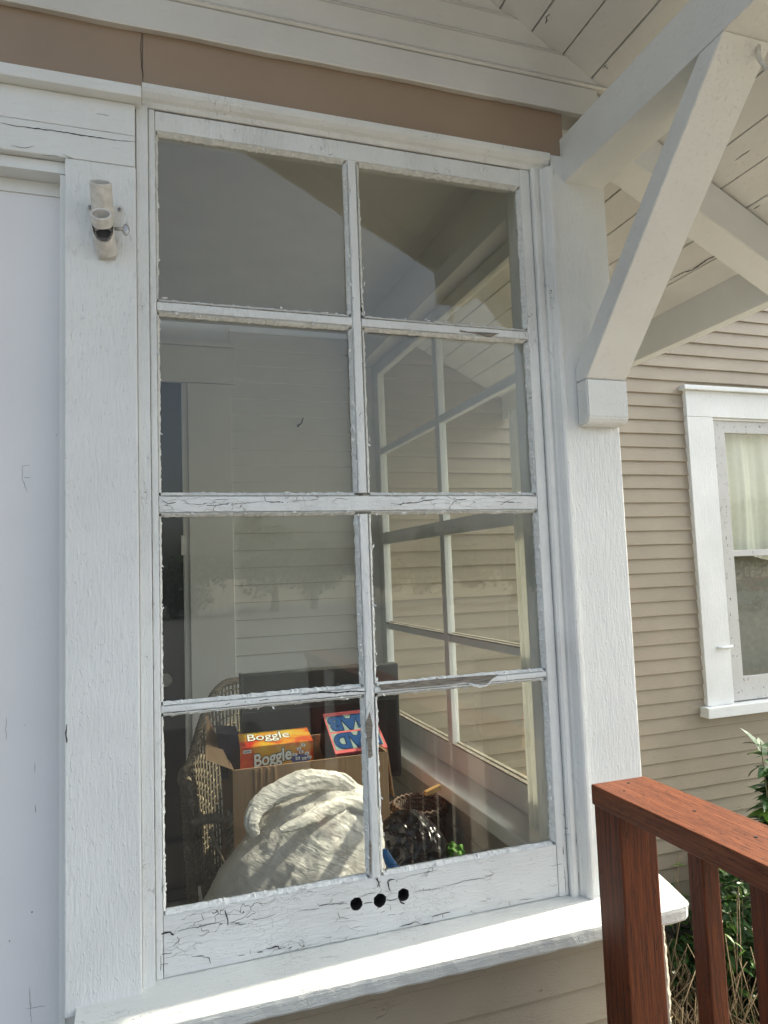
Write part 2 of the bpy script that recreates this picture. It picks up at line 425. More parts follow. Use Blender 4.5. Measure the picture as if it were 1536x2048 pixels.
# left door/panel with its casing
pn = MB(); pn.box(-2.2, -.166, .040, .060, FL, .80, .001)
def cr(mb, pts, wd, Y, o=(0, 0), s=1.0, mat=0):
    mb.ribbon([at(o[0] + a / s, o[1] + b / s, Y) for a, b in pts], wd, mat=mat)
for (u, v, r) in ((64, 1824, .0016), (19, 1882, .0013), (120, 1881, .0022), (50, 1450, .0008), (113, 870, .0009)):
    p = at(u, v, .0398); pn.tube([p, p + Vector((0, -.001, 0))], r, 8, 1)
for pts in ([(60, 1975), (61, 2020), (63, 2046)], [(52, 2017), (70, 2015), (90, 2012)], [(12, 1435), (12, 1480)], [(60, 930), (45, 932), (45, 960), (55, 985)], [(48, 955), (60, 955)], [(70, 1525), (69, 1545)], [(70, 1610), (71, 1625)]):
    cr(pn, pts, .0011, .0397, mat=1)
panel = pn.build('door_panel', [M['panel'], simple('scuff_marks', (.30, .29, .28), .8, bump=0)], house, label='smooth white panel left of the window')
mb = MB()
mb.box(-.155, -.0205, -.024, .0, -.792, .8485, .003); cr(mb, [(410, 150), (405, 200), (410, 262)], .003, -.0246, (0, 1400), 3.072, 1); mb.build('door_casing_board', [M['white_z'], M['crack']], house, label='rough painted casing board left of the window')
mb = MB(); mb.box(-2.2, -.0215, -.024, .0, .8495, .9165, .003); mb.box(-2.2, -.0215, -.0235, .0, .9172, .986, .003)
cr(mb, [(0, 1178), (200, 1215), (400, 1240), (580, 1262), (800, 1300), (960, 1322), (1100, 1345), (1300, 1362)], .0022, -.0246, (0, 0), 4.8, 1)
for p in ([(920, 1090), (1050, 1112)], [(100, 1400), (250, 1420), (330, 1400)], [(600, 1480), (700, 1520)], [(400, 1490), (560, 1500)]): cr(mb, p, .0009, -.0246, (0, 0), 4.8, 1)
mb.build('door_header', [M['white_x'], M['crack']], house)
mb = MB(); mb.box(-2.2, -.008, -.050, .0, .9865, 1.012, .003); mb.build('header_cap', M['white_x'], house)
mb = MB(); mb.box(-2.2, -.155, -.006, .045, .824, .848, .001); mb.box(-2.2, -.166, .036, .046, .796, .8235, .001); mb.box(-.166, -.1555, -.004, .044, FL, .823, .001)
mb.build('door_jamb', M['white_smooth'], house)
# brown band and gable boards
mb = MB(); mb.box(-2.4, -.0062, -.012, .0, 1.0125, 1.30, 0); mb.box(-.0048, 1.02, -.011, .0, 1.0355, 1.30, 0)
cr(mb, [(1355, 300), (1352, 450), (1356, 640), (1375, 720), (1380, 745)], .0016, -.0125, (0, 0), 4.8, 1); mb.build('brown_frieze', [M['brown'], M['crack']], house, label='brown painted band above the window')
mb = MB()
def xend(z): return 1.15 + (ROOF0 - z) / RSL
# lowest board: wide, proud, ragged lower edge
n = 160; xs = [-2.4 + (1.12 + 2.4) * i / n for i in range(n + 1)]
pr = []
for x in xs:
    j = noise.noise(Vector((x * 6, 0, 0))) * .003 + noise.noise(Vector((x * 45, 3, 0))) * .0016
    pr.append([(x, -.012, 1.158 + j), (x, -.028, 1.156 + j * .5), (x, -.030, 1.160), (x, -.030, 1.228), (x, -.026, 1.232), (x, -.010, 1.232)])
mb.add([p for q in pr for p in q], [(i * 6 + a, (i + 1) * 6 + a, (i + 1) * 6 + a + 1, i * 6 + a + 1) for i in range(n) for a in range(5)])
z = 1.232; y = -.024; k = 0
while z < roofz(RIDGE):
    zt = z + .0705
    xe = xend(z + .004); xt = xend(zt); xl = 2 * RIDGE - xe
    prof = [(y + .006, z), (y - .006, z + .001), (y - .010, z + .005), (y - .007, z + .010), (y - .001, z + .012), (y - .001, z + .0135), (y - .004, z + .016), (y - .001, z + .019), (y - .010, zt)]
    mb.add([(xl, py, pz) for py, pz in prof] + [(xend(pz) if pz > z + .004 else xe, py, pz) for py, pz in prof], [(i, i + 9, i + 10, i + 1) for i in range(8)])
    z = zt; k += 1
mb.prism([(-2.45, .02, 1.2), (1.13, .02, 1.2), (1.13, .02, roofz(1.13)), (RIDGE, .02, roofz(RIDGE) - .02), (-2.45, .02, roofz(RIDGE) - .3)], (0, .08, 0))
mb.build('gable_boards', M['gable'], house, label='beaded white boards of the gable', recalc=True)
# roof: soffit planks running outward, fascia, shingles, rake boards
RKY = -.97; EVX = 1.80
mb = MB(); wv = .0975; x = EVX
cs = math.cos(math.atan(RSL))
while x > RIDGE:
    x1 = x - wv * cs; y1 = D - .015 if x > 1.0 else -.0
    g = .0022
    zt = lambda X: roofz(X)
    j = random.uniform(-.0015, .0015)
    a, b = x - g, x1 + g
    pts = [(a, RKY, zt(a) + j), (b, RKY, zt(b) + j), (b, RKY, zt(b) + .018), (a, RKY, zt(a) + .018)]
    mb.prism(pts, (0, (y1 - RKY), 0))
    x = x1
def on_soffit(u, v):
    d = ray(u, v); N_ = Vector((RSL, 0, 1)); p0 = Vector((1.15, 0, ROOF0 - .0012)); return CP + d * ((p0 - CP).dot(N_) / d.dot(N_))
for pts, wd in [([(1090, 48), (1094, 40), (1092, 34), (1100, 28)], .003), ([(1207, 130), (1216, 138)], .002), ([(1214, 128), (1206, 136)], .0015), ([(1340, 560), (1366, 545), (1385, 540), (1410, 522), (1430, 512), (1462, 500)], .004), ([(1470, 322), (1500, 300)], .002), ([(1286, 268), (1300, 276)], .002), ([(1508, 418), (1520, 410)], .003)]:
    mb.ribbon([on_soffit(u, v) for u, v in pts], wd, Vector((-RSL, 0, -1)).normalized(), 1)
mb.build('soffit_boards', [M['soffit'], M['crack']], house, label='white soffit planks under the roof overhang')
mb = MB()
mb.prism([(EVX + .06, RKY - .02, roofz(EVX + .06) + .02), (RIDGE, RKY - .02, roofz(RIDGE) + .02), (RIDGE, RKY - .02, roofz(RIDGE) + .06), (EVX + .06, RKY - .02, roofz(EVX + .06) + .06)], (0, D - RKY, 0))
xl = 2 * RIDGE - EVX
mb.prism([(xl, RKY - .02, roofz(EVX) + .0), (RIDGE, RKY - .02, roofz(RIDGE) + .0), (RIDGE, RKY - .02, roofz(RIDGE) + .06), (xl, RKY - .02, roofz(EVX) + .06)], (0, D - RKY, 0))
mb.build('roof', M['shingle'], house)
mb = MB(); mb.box(EVX, EVX + .045, RKY, D - .02, .775, roofz(EVX) + .02, .002); mb.build('eave_fascia', M['white_y'], house)
mb = MB()
for sgn in (0, 1):
    X0 = EVX if sgn == 0 else xl
    mb.prism([(X0, RKY, roofz(EVX) - .09), (RIDGE, RKY, roofz(RIDGE) - .09), (RIDGE, RKY, roofz(RIDGE) + .02), (X0, RKY, roofz(EVX) + .02)], (0, -.022, 0))
mb.build('barge_board', M['white_y'], house)
# rafter at the front wall plane continuing past the corner post
def rz(x, o=0): return roofz(x) - .002 - o
mb = MB(); mb.prism([(1.125, .0, rz(1.125)), (EVX - .002, .0, rz(EVX)), (EVX - .002, .0, rz(EVX, .118)), (1.125, .0, rz(1.125, .118))], (0, .10, 0), bev=.002)
mb.build('rafter_tail', M['white_y'], house)
mb = MB(); mb.prism([(1.13, -.9, rz(1.13)), (EVX - .002, -.9, rz(EVX)), (EVX - .002, -.9, rz(EVX, .1)), (1.13, -.9, rz(1.13, .1))], (0, -.04, 0), bev=.002)
mb.build('rafter_tail', M['white_y'], house)
# beam, brace, block, post
BX0, BX1 = 1.01, 1.125
mb = MB(); mb.box(BX0, BX1, -.80, .0, .968, 1.088, .003); mb.build('purlin_beam', M['drip'], house)
sq = BX1 - BX0
fr0 = (-.0635, .446); ang = math.atan2(.964 - .446, .552 - .0635)
# brace: front-lower edge from the block to the beam; rear-upper edge parallel
mb = MB()
mb.prism([(BX0, -.0635, .447), (BX0, -.549, .9675), (BX0, -.487, .9675), (BX0, -.0205, .482), (BX0, -.0205, .447)], (sq, 0, 0), bev=.002)
brace = mb.build('brace', M['drip'], house, label='diagonal brace under the beam')
mb = MB(); mb.prism([(BX0, -.0205, .4455), (BX0, -.0645, .4455), (BX0, -.0645, .352), (BX0, -.056, .338), (BX0, -.0205, .336)], (sq + .002, 0, 0), bev=.003)
mb.build('brace_block', M['drip'], house)
mb = MB(); mb.box(.974, 1.130, -.020, .12, -.81, 1.037, .003)
mb.build('corner_post', M['white_z'], house, label='wide white corner post right of the window')
# hook under the beam end
h0 = Vector((1.10, -.54, .968)); mb = MB()
mb.tube([h0, h0 + Vector((0, 0, -.03)), h0 + Vector((.004, -.008, -.055)), h0 + Vector((.0, -.02, -.066)), h0 + Vector((-.006, -.034, -.058)), h0 + Vector((-.008, -.036, -.045))], .0045, 8)
mb.build('hook', M['metal'], house)
h0 = Vector((1.07, -.78, .968)); mb = MB()
mb.tube([h0, h0 + Vector((0, 0, -.04)), h0 + Vector((0, -.012, -.075)), h0 + Vector((0, -.025, -.04)), h0 + Vector((0, -.025, -.005))], .0035, 8)
mb.build('hook', M['metal'], house)
# irregular sunlit corner strip of the lower siding
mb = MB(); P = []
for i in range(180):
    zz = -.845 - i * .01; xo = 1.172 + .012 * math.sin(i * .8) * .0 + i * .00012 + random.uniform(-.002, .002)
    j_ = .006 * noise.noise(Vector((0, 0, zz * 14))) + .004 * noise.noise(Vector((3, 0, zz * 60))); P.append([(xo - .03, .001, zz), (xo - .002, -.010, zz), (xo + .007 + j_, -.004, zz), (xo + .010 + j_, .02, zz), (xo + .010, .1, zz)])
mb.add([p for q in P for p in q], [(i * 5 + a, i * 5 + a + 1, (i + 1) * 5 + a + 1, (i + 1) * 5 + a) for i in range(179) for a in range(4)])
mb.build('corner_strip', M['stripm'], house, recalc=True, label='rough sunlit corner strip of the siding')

# ------------------------------------------------------------------ front window
wm = MB()
prof = [(.0, .9975), (-.004, .9975), (-.007, 1.001), (-.010, 1.006), (-.018, 1.010), (-.026, 1.018), (-.029, 1.025), (-.029, 1.034), (.0, 1.035)]
wm.prism([(-.007, a, b) for a, b in prof], (.975, 0, 0))
prof = [(.9235, .0), (.9235, -.008), (.930, -.011), (.940, -.010), (.9435, -.004), (.9465, -.004), (.949, -.009), (.953, -.012), (.957, -.020), (.962, -.027), (.967, -.029), (.9735, -.029), (.9735, .0)]
wm.prism([(a, b, -.80) for a, b in prof], (0, 0, 1.80))
wm.box(-.0200, .0035, -.010, .03, -.80, .997, .002)
wm.box(.924, .974, .0005, .12, -.79, .998, .0); wm.box(-.02, .0035, .031, .12, -.79, .998, .0)
window = wm.build('window', M['crack_z'], house, smooth=False, label='large divided window with peeling white frame', recalc=True)
def rbar(mb, ax, a0, a1, u0, u1, y0, y1, ch=.002, amp=.0009, mat=0):
    n = max(2, int((a1 - a0) / .004)); k = 8; vs = []
    for i in range(n + 1):
        a = a0 + (a1 - a0) * i / n; e = 0 if i in (0, n) else 1
        f = lambda c, s_: (noise.noise(Vector((a * 11, u0 * 37 + c, s_))) * .8 + noise.noise(Vector((a * 70, u0 * 17 + c, s_ + 4))) * 1.0 + noise.noise(Vector((a * 190, u1 * 17 + c, s_ + 8))) * .6) * amp * e
        um = (u0 + u1) / 2
        sec = [(u0, y1), (u0 + f(1, 0), y0 + ch * 1.6), (u0 + ch + f(2, 0), y0 + f(2, 9) * .4), (um * .6 + u0 * .4, y0 - .0004 + f(3, 9) * .5), (um * .6 + u1 * .4, y0 - .0004 + f(4, 9) * .5), (u1 - ch + f(5, 0), y0 + f(5, 9) * .4), (u1 + f(6, 0), y0 + ch * 1.6), (u1, y1)]
        vs += [((a, y, u) if ax == 'x' else (u, y, a)) for u, y in sec]
    fs = [(i * k + j, (i + 1) * k + j, (i + 1) * k + j + 1, i * k + j + 1) for i in range(n) for j in range(k - 1)] + [(i * k + k - 1, (i + 1) * k + k - 1, (i + 1) * k, i * k) for i in range(n)]
    fs += [tuple(range(k)), tuple(n * k + j for j in range(k - 1, -1, -1))]
    b = bmesh.new(); bv = [b.verts.new(v) for v in vs]
    for f_ in fs: b.faces.new([bv[i] for i in f_])
    bmesh.ops.recalc_face_normals(b, faces=b.faces[:]); mb.merge(b, mat)
# sill
sm = MB(); n = 90
rows = []
for i in range(n + 1):
    x = -.135 + (1.182 + .135) * i / n
    e = 0 if x < 1.165 else (x - 1.165) * .8
    j = noise.noise(Vector((x * 30, 0, 2))) * .0016; j2 = noise.noise(Vector((x * 22, 5, 2))) * .0018
    rows.append([(x, .10, -.752), (x, .0, -.771), (x, -.05, -.783), (x, -.094 + e * .3, -.7945 + j * .4), (x, -.0995 + e * .6 + j, -.799), (x, -.1005 + e + j, -.806 - e * .5), (x, -.1000 + e + j2, -.826), (x, -.096 + e + j2, -.8315 + j2), (x, -.08, -.8335), (x, .0, -.825)])
k = 10
sm.add([p for r_ in rows for p in r_], [(i * k + a, (i + 1) * k + a, (i + 1) * k + a + 1, i * k + a + 1) for i in range(n) for a in range(k - 1)] + [tuple(range(k))] + [tuple(n * k + a for a in range(k - 1, -1, -1))])
for pts, wd in (([(1322, 1775), (1340, 1779), (1362, 1792)], .002),):
    pass
sm.build('sill', M['sill'], window, recalc=True)
# sash: stiles, rails, muntins in one frame
XL, XR, X1, X2 = .0225, .888, .4345, .4715
RW = [(.584, .945), (.1745, .549), (-.247, .126), (-.648, -.2755)]
sh = MB(); PB = .0062
rbar(sh, 'z', -.770, .9965, .004, XL - .004, 0, .035); rbar(sh, 'z', -.770, .9965, XR + PB, .923, 0, .035)
rbar(sh, 'x', XL - .0036, XR + PB - .0004, .945 + PB, .9965, .0007, .035)
for a0, a1 in ((-.654, -.250), (-.250, .1262), (.1745, .566), (.566, .951)):
    rbar(sh, 'z', a0, a1, X1 + PB, X2 - PB, .0002, .030, ch=.004, amp=.0011)
for za, zb in ((.549, .584), (-.2755, -.247)):
    for xa, xb in ((XL - .0036, X1 + PB + .001), (X2 - PB - .001, XR + PB - .0004)):
        rbar(sh, 'x', xa, xb, za + PB, zb - PB, .0012, .030, ch=.003, amp=.0011)
mr = MB(); rbar(mr, 'x', XL - .0036, XR + PB - .0004, .126 + PB, .1745 - PB, .0009, .033, ch=.003, amp=.0012)
# bottom rail with three drilled holes
HZ = [at(713, 1808, 0), at(760, 1801, 0), at(807, 1790, 0)]
hr = [.0135, .0142, .0132]
def hole_rail():
    b = bmesh.new(); xa, xb, za, zb = XL - .0036, XR + PB - .0004, -.770, -.648 - PB
    xs = [xa] ; cells = []
    cw = .019
    outer = []
    # rectangular frame cells around each hole, each with an n-gon hole ring
    cut = []
    for h in HZ: cut.append((h.x - cw, h.x + cw))
    zc0, zc1 = HZ[1].z - .0215, HZ[1].z + .0215
    def quad(x0, x1, z0, z1):
        vs = [b.verts.new(p) for p in ((x0, .0007, z0), (x1, .0007, z0), (x1, .0007, z1), (x0, .0007, z1))]; b.faces.new(vs)
    def strip(x0, x1, z0, z1):
        quad(x0, x1, z0, z1)
    strip(xa, cut[0][0], zc0, zc1); strip(cut[2][1], xb, zc0, zc1)
    strip(cut[0][1], cut[1][0], zc0, zc1); strip(cut[1][1], cut[2][0], zc0, zc1)
    strip(xa, xb, za + .0015, zc0); strip(xa, xb, zc1, zb)
    for (c0, c1), h, r in zip(cut, HZ, hr):
        N = 24; ring = []; ring2 = []; sqr = []
        for i in range(N):
            a = 2 * math.pi * (i + .5) / N; rr = r * (1 + .09 * noise.noise(Vector((math.cos(a) * 2.2 + h.x * 50, math.sin(a) * 2.2, 0))) + random.uniform(-.05, .05))
            ca, sa = math.cos(a), math.sin(a)
            ring.append(b.verts.new((h.x + ca * rr, .0007, h.z + sa * rr))); ring2.append(b.verts.new((h.x + ca * rr * .96, .034, h.z + sa * rr * .96)))
            kx = (c1 - h.x) / abs(ca) if abs(ca) > 1e-6 else 9; kz = ((zc1 - h.z) if sa > 0 else (h.z - zc0)) / abs(sa) if abs(sa) > 1e-6 else 9
            kk = min(kx, kz); sqr.append(b.verts.new((h.x + ca * kk, .0007, h.z + sa * kk)))
        for i in range(N):
            j = (i + 1) % N
            b.faces.new([ring[i], ring[j], sqr[j], sqr[i]]); f = b.faces.new([ring[i], ring2[i], ring2[j], ring[j]]); f.material_index = 1
        for sx, sz in ((1, 1), (-1, 1), (-1, -1), (1, -1)):  # corner fill
            cx_, cz_ = (c1 if sx > 0 else c0), (zc1 if sz > 0 else zc0)
            best = sorted(sqr, key=lambda v: (v.co.x - cx_) ** 2 + (v.co.z - cz_) ** 2)[:2]
            try: b.faces.new([best[0], best[1], b.verts.new((cx_, .0007, cz_))])
            except ValueError: pass
    bmesh.ops.recalc_face_normals(b, faces=b.faces[:])
    for f in b.faces:
        if abs(f.normal.y) > .9 and f.normal.y > 0: f.normal_flip()
    me = bpy.data.meshes.new('t'); b.to_mesh(me); b.free()
    s_ = MB(); s_.bm.from_mesh(me)
    # body around: bottom, top and back faces
    s_.add([(xa, .0007, za + .0015), (xb, .0007, za + .0015), (xb, .004, za), (xa, .004, za), (xa, .034, za), (xb, .034, za)], [(0, 3, 2, 1), (3, 4, 5, 2)])
    s_.add([(xa, .0007, zb), (xb, .0007, zb), (xb, .034, zb), (xa, .034, zb)], [(0, 1, 2, 3)])
    s_.add([(xa, .0345, za), (xb, .0345, za), (xb, .0345, zb), (xa, .0345, zb)], [(0, 1, 2, 3)], 1)
    return s_
hb = hole_rail()
YC = -.0004
B3 = (300, 1750)
for pts, wd in [([(70, 398), (100, 386), (135, 381), (146, 396), (160, 400)], .0038), ([(185, 378), (265, 355), (300, 350), (322, 352), (330, 342), (400, 328), (460, 315), (500, 300)], .0013), ([(500, 235), (510, 270), (520, 300), (521, 332)], .0028), ([(510, 268), (535, 265)], .001),
    ([(75, 530), (145, 520)], .0014), ([(72, 440), (72, 520), (74, 600), (73, 660)], .0013), ([(75, 598), (120, 592)], .001), ([(280, 545), (358, 540), (362, 555)], .0014), ([(362, 548), (395, 552), (403, 590)], .0013), ([(590, 540), (635, 533)], .0014), ([(668, 500), (672, 525)], .001), ([(715, 517), (755, 513)], .0018),
    ([(775, 490), (815, 487), (835, 478), (858, 476), (862, 492), (878, 488)], .0030), ([(885, 488), (905, 480)], .0014), ([(925, 492), (945, 482)], .0022), ([(680, 298), (720, 294), (760, 288), (790, 280), (840, 262)], .0011), ([(530, 330), (590, 322), (605, 335), (640, 325)], .0011), ([(1115, 190), (1130, 205), (1200, 190), (1215, 155)], .001), ([(1220, 190), (1275, 195)], .001), ([(180, 410), (195, 440), (190, 465)], .0009), ([(1170, 418), (1210, 412)], .001), ([(1000, 430), (1030, 452)], .0009), ([(1250, 250), (1270, 285), (1330, 290)], .0008), ([(980, 240), (1080, 232), (1130, 222)], .0008)]:
    cr(hb, pts, wd, YC, B3, 3.339, 2)
B4 = (640, 1680)
for pts, wd in [([(515, 755), (560, 742), (620, 738)], .0018), ([(785, 705), (830, 715), (880, 705), (915, 690)], .0022), ([(480, 668), (560, 640), (660, 625)], .0011), ([(655, 450), (675, 475), (700, 500), (680, 555)], .0026), ([(700, 500), (722, 488)], .0015), ([(880, 465), (830, 470), (800, 490), (808, 540), (820, 580), (832, 604)], .0026), ([(900, 460), (960, 460), (1060, 425), (1200, 395), (1400, 350)], .0010),
    ([(1090, 630), (1140, 610), (1180, 600), (1300, 590), (1420, 570)], .0010), ([(1222, 570), (1226, 600)], .001), ([(1290, 575), (1302, 600)], .001), ([(1320, 905), (1380, 890), (1430, 875), (1536, 852)], .0022), ([(1450, 870), (1452, 915)], .0015), ([(940, 1020), (1020, 1002), (1090, 985), (1110, 970), (1150, 968), (1185, 995)], .0019), ([(1200, 1000), (1305, 980)], .0020),
    ([(0, 780), (100, 762), (190, 752), (320, 745)], .0010), ([(150, 690), (130, 745), (180, 755)], .0010), ([(215, 855), (235, 940)], .0008), ([(720, 865), (745, 845), (770, 840)], .0009), ([(800, 890), (890, 880)], .0009), ([(830, 770), (835, 830)], .0009), ([(930, 690), (960, 740), (998, 752)], .0035)]:
    cr(hb, pts, wd, YC, B4, 5.908, 2)
for pts, wd in [([(480, 1280), (560, 1262), (650, 1240), (720, 1232), (790, 1210)], .001), ([(250, 1090), (300, 1080), (350, 1090), (470, 1060)], .001), ([(150, 1145), (260, 1150)], .001), ([(940, 1360), (1020, 1350)], .001), ([(1135, 1160), (1195, 1145)], .001)]:
    cr(hb, pts, wd, YC, (720, 1340), 2.954, 2)
hb.build('bottom_rail', [M['crack_x'], M['crack'], M['crack']], window, label='cracked bottom rail with three drilled holes')

# putty beads round every pane with ragged edges
def putty(mb, x0, x1, z0, z1):
    cor = [(x0, z0), (x1, z0), (x1, z1), (x0, z1)]
    for e in range(4):
        a = Vector((cor[e][0], 0, cor[e][1])); b = Vector((cor[(e + 1) % 4][0], 0, cor[(e + 1) % 4][1]))
        L = (b - a).length; t = (b - a) / L; nrm = Vector((-t.z, 0, t.x)); n = int(L / .0035); rows = []
        for i in range(n + 1):
            s = L * i / n; p = a + t * s
            k = noise.noise(Vector((p.x * 9, e * 3.3, p.z * 9))); k2 = noise.noise(Vector((p.x * 75, e, p.z * 75))); k3 = random.random()
            wdt = .0008 + .0010 * k + .0017 * k2 + .0008 * noise.noise(Vector((p.x * 210, e, p.z * 210))) + (.0014 if k3 > .93 else 0)
            ins = min(s, L - s); wdt = min(wdt, ins + .0003); po = .0068 if e != 3 or x0 > .3 else .0045
            kk_ = max(0, k2) * .0012
            rows.append([p + Vector((0, .0022, 0)) - nrm * (po - .0004), p + Vector((0, .0006 - kk_, 0)) - nrm * (po - .0016 + kk_), p + nrm * (wdt - .0035) + Vector((0, .0045 - kk_, 0)), p + nrm * wdt + Vector((0, .0105, 0)), p + nrm * wdt + Vector((0, .0142, 0))])
        mb.add([q for r_ in rows for q in r_], [(i * 5 + c, (i + 1) * 5 + c, (i + 1) * 5 + c + 1, i * 5 + c + 1) for i in range(n) for c in range(4)])
pm = MB(); panes = []
for za, zb in RW:
    for xa, xb in ((XL, X1), (X2, XR)):
        putty(pm, xa, xb, za, zb); panes.append((xa, xb, za, zb))
pm.build('putty', M['putty'], window, label='ragged old putty around the panes')
for xa, xb, za, zb in panes:
    g = MB(); j = [random.uniform(-.0005, .0005) for _ in range(3)]
    # each pane sits at a slightly different angle, as old panes do
    x0, x1, z0, z1 = xa - .003, xb + .003, za - .003, zb + .003
    vs = [(x0, .0155 + j[0], z0), (x1, .0155 + j[1], z0), (x1, .0155 + j[1] + j[2], z1), (x0, .0155 + j[0] + j[2], z1)]
    g.prism(vs, (0, .0028, 0)); g.build('pane', M['glass'], window)
# small curled flakes of paint along the bars
random.seed(21)
for xa, xb, za, zb in panes:
    for e in range(4):
        for _ in range(9):
            t = random.random(); ox = random.uniform(-.002, .0065)
            c = Vector(((xa + (xb - xa) * t) if e < 2 else (xa - ox if e == 2 else xb + ox), random.uniform(-.0012, .002), (za - ox if e == 0 else zb + ox) if e < 2 else za + (zb - za) * t))
            L_, W_ = random.uniform(.002, .007), random.uniform(.001, .0028); d = Vector((random.gauss(0, 1), random.gauss(0, .35), random.gauss(0, 1)))
            if e < 2: d.z *= .25
            else: d.x *= .25
            d.normalize(); n_ = Vector((random.gauss(0, .3), -1, random.gauss(0, .3))); sd_ = d.cross(n_).normalized(); n_ = sd_.cross(d)
            pts = [c - d * L_ - sd_ * W_ * .5, c - sd_ * W_, c + d * L_ - n_ * -.0012, c + sd_ * W_ * .8, c - d * L_ + sd_ * W_ * .6]
            sh.add(pts + [p - n_ * .0005 for p in pts], [(0, 1, 2, 3, 4), (9, 8, 7, 6, 5)] + [(k_, 5 + k_, 5 + (k_ + 1) % 5, (k_ + 1) % 5) for k_ in range(5)])
# hand-placed cracks and missing putty on the sash
ck = sh
for o, s, lst in [((300, 640), 1.92, [([(130, 703), (220, 712), (330, 706), (400, 700), (440, 698)], .0014), ([(440, 678), (443, 696), (480, 699), (530, 701)], .0024), ([(925, 705), (960, 708), (1000, 702), (1030, 700), (1060, 692), (1110, 686)], .0022), ([(1165, 683), (1180, 690), (1215, 688)], .0018), ([(1325, 697), (1380, 700), (1430, 703)], .0016), ([(45, 690), (70, 705), (100, 700)], .0016), ([(540, 690), (600, 694), (650, 690)], .001), ([(700, 700), (720, 685), (760, 690)], .001), ([(245, 708), (250, 690), (300, 690)], .001), ([(960, 712), (975, 700)], .002), ([(20, 1050), (26, 1080), (20, 1110)], .0020), ([(1453, 300), (1470, 296)], .0012)])]:
    for p, wd in lst: cr(mr, p, wd, .0003, o, s, 1)
for p, wd in [([(830, 137), (900, 128), (950, 122), (1020, 126), (1100, 115), (1160, 118), (1210, 116)], .0034), ([(1214, 120), (1212, 170), (1200, 200), (1207, 240), (1210, 290)], .003), ([(520, 178), (528, 170)], .0025), ([(415, 190), (440, 180)], .0018), ([(600, 168), (650, 160)], .0014), ([(1240, 1105), (1248, 1150), (1262, 1190)], .0025), ([(1305, 1150), (1310, 1200)], .002)]:
    cr(ck, p, wd, .0003, (300, 1340), 2.743, 1)
for p, wd in [([(480, 410), (482, 450), (470, 530)], .0016), ([(487, 316), (488, 345), (496, 382)], .0036), ([(497, 275), (499, 290)], .003), ([(450, 1005), (465, 990), (515, 983)], .0014), ([(430, 700), (445, 780), (440, 860)], .001)]:
    cr(ck, p, wd, .0003, (640, 560), 5.908, 1)
for p, wd in [([(680, 1075), (676, 1130), (690, 1180)], .001), ([(782, 100), (786, 135)], .0028), ([(775, 340), (782, 385)], .0025), ([(700, 260), (668, 310), (655, 360), (660, 430)], .0020)]:
    cr(ck, p, wd, .0003, B4, 5.908, 1)
for p, wd in [([(265, 940), (275, 935), (290, 960)], .0016), ([(275, 1045), (315, 1055)], .001), ([(272, 1200), (274, 1265)], .0022), ([(280, 1100), (330, 1105)], .001), ([(278, 1365), (290, 1480), (290, 1580)], .0014), ([(380, 1080), (378, 1200)], .0012), ([(400, 1320), (402, 1560)], .0012), ([(360, 1325), (385, 1318)], .0016)]:
    cr(ck, p, wd, -.0112 if p[0][0] < 330 else -.0060, (1060, 1400), 4.097, 1)
mr.build('sash_rail', [M['crack_x'], M['crack']], window)
bw = sh
def chip(mb, pts, o, s, Y, th=.0012):
    P = [at(o[0] + a / s, o[1] + b / s, Y) for a, b in pts]
    mb.prism(P, (0, th, 0), 2)
chip(bw, [(812, 1627), (880, 1640), (1000, 1645), (1170, 1656), (1140, 1668), (1095, 1690), (1062, 1692), (1000, 1668), (900, 1652), (815, 1642)], (740, 300), 4.518, -.0008)
chip(bw, [(272, 312), (400, 300), (600, 280), (800, 262), (960, 250), (1105, 240), (1060, 280), (1030, 300), (930, 300), (860, 296), (790, 308), (600, 325), (400, 342), (290, 352)], (680, 1280), 3.491, -.0008)
chip(bw, [(1192, 185), (1208, 250), (1218, 300), (1210, 450), (1218, 560), (1200, 580), (1180, 578), (1176, 480), (1165, 380), (1160, 280)], (460, 1380), 4.267, -.0006)
chip(bw, [(590, 0), (612, 60), (608, 200), (600, 380), (588, 430), (584, 300), (582, 100)], B4, 5.908, -.0004)

# curled flake hanging at the lower right glazing bar
fm = sh; P = [(900, 300), (930, 318), (980, 326), (1020, 320), (1045, 300), (1080, 262)]
pts = [at(680 + a / 3.491, 1280 + b / 3.491, -.004) for a, b in P]
fm.ribbon(pts, .005); fm.ribbon([p + Vector((0, -.003, .001)) for p in pts], .003)
sash = sh.build('sash', [M['crack_z'], M['crack'], M['bare']], window)
# ------------------------------------------------------------------ side window of the porch (in the right-hand wall)
SX0, SX1 = 1.052, 1.085
YA, YB, YM0, YM1 = .285, 1.68, .955, .995
sw = MB()
sw.box(.985, 1.11, .12, .235, -.79, 1.25, .002); sw.box(.985, 1.11, 1.75, D - .03, -.79, 1.25, .002)   # jambs
sw.box(.985, 1.11, .235, 1.75, 1.0, 1.25, .002)
sidew = sw.build('side_window', M['inwhite_z'], house, label='window in the porch side wall, seen through the front panes')
s2 = MB(); s2.box(SX0, SX1, .237, YA, -.735, .998, .002); s2.box(SX0, SX1, YB, 1.748, -.735, .998, .002)
s2.box(SX0 + .0005, SX1 - .0005, YA, YB, .945, .998, .002); s2.box(SX0 + .0005, SX1 - .0005, YA, YB, -.735, -.648, .002)
s2.box(SX0 + .002, SX1 - .002, YM0, YM1, -.648, .945, .002); s2.box(SX0 + .001, SX1 - .001, YA, YB, .122, .178, .002)
for za, zb in ((.552, .582), (-.275, -.247)): s2.box(SX0 + .004, SX1 - .004, YA, YB, za, zb, .002)
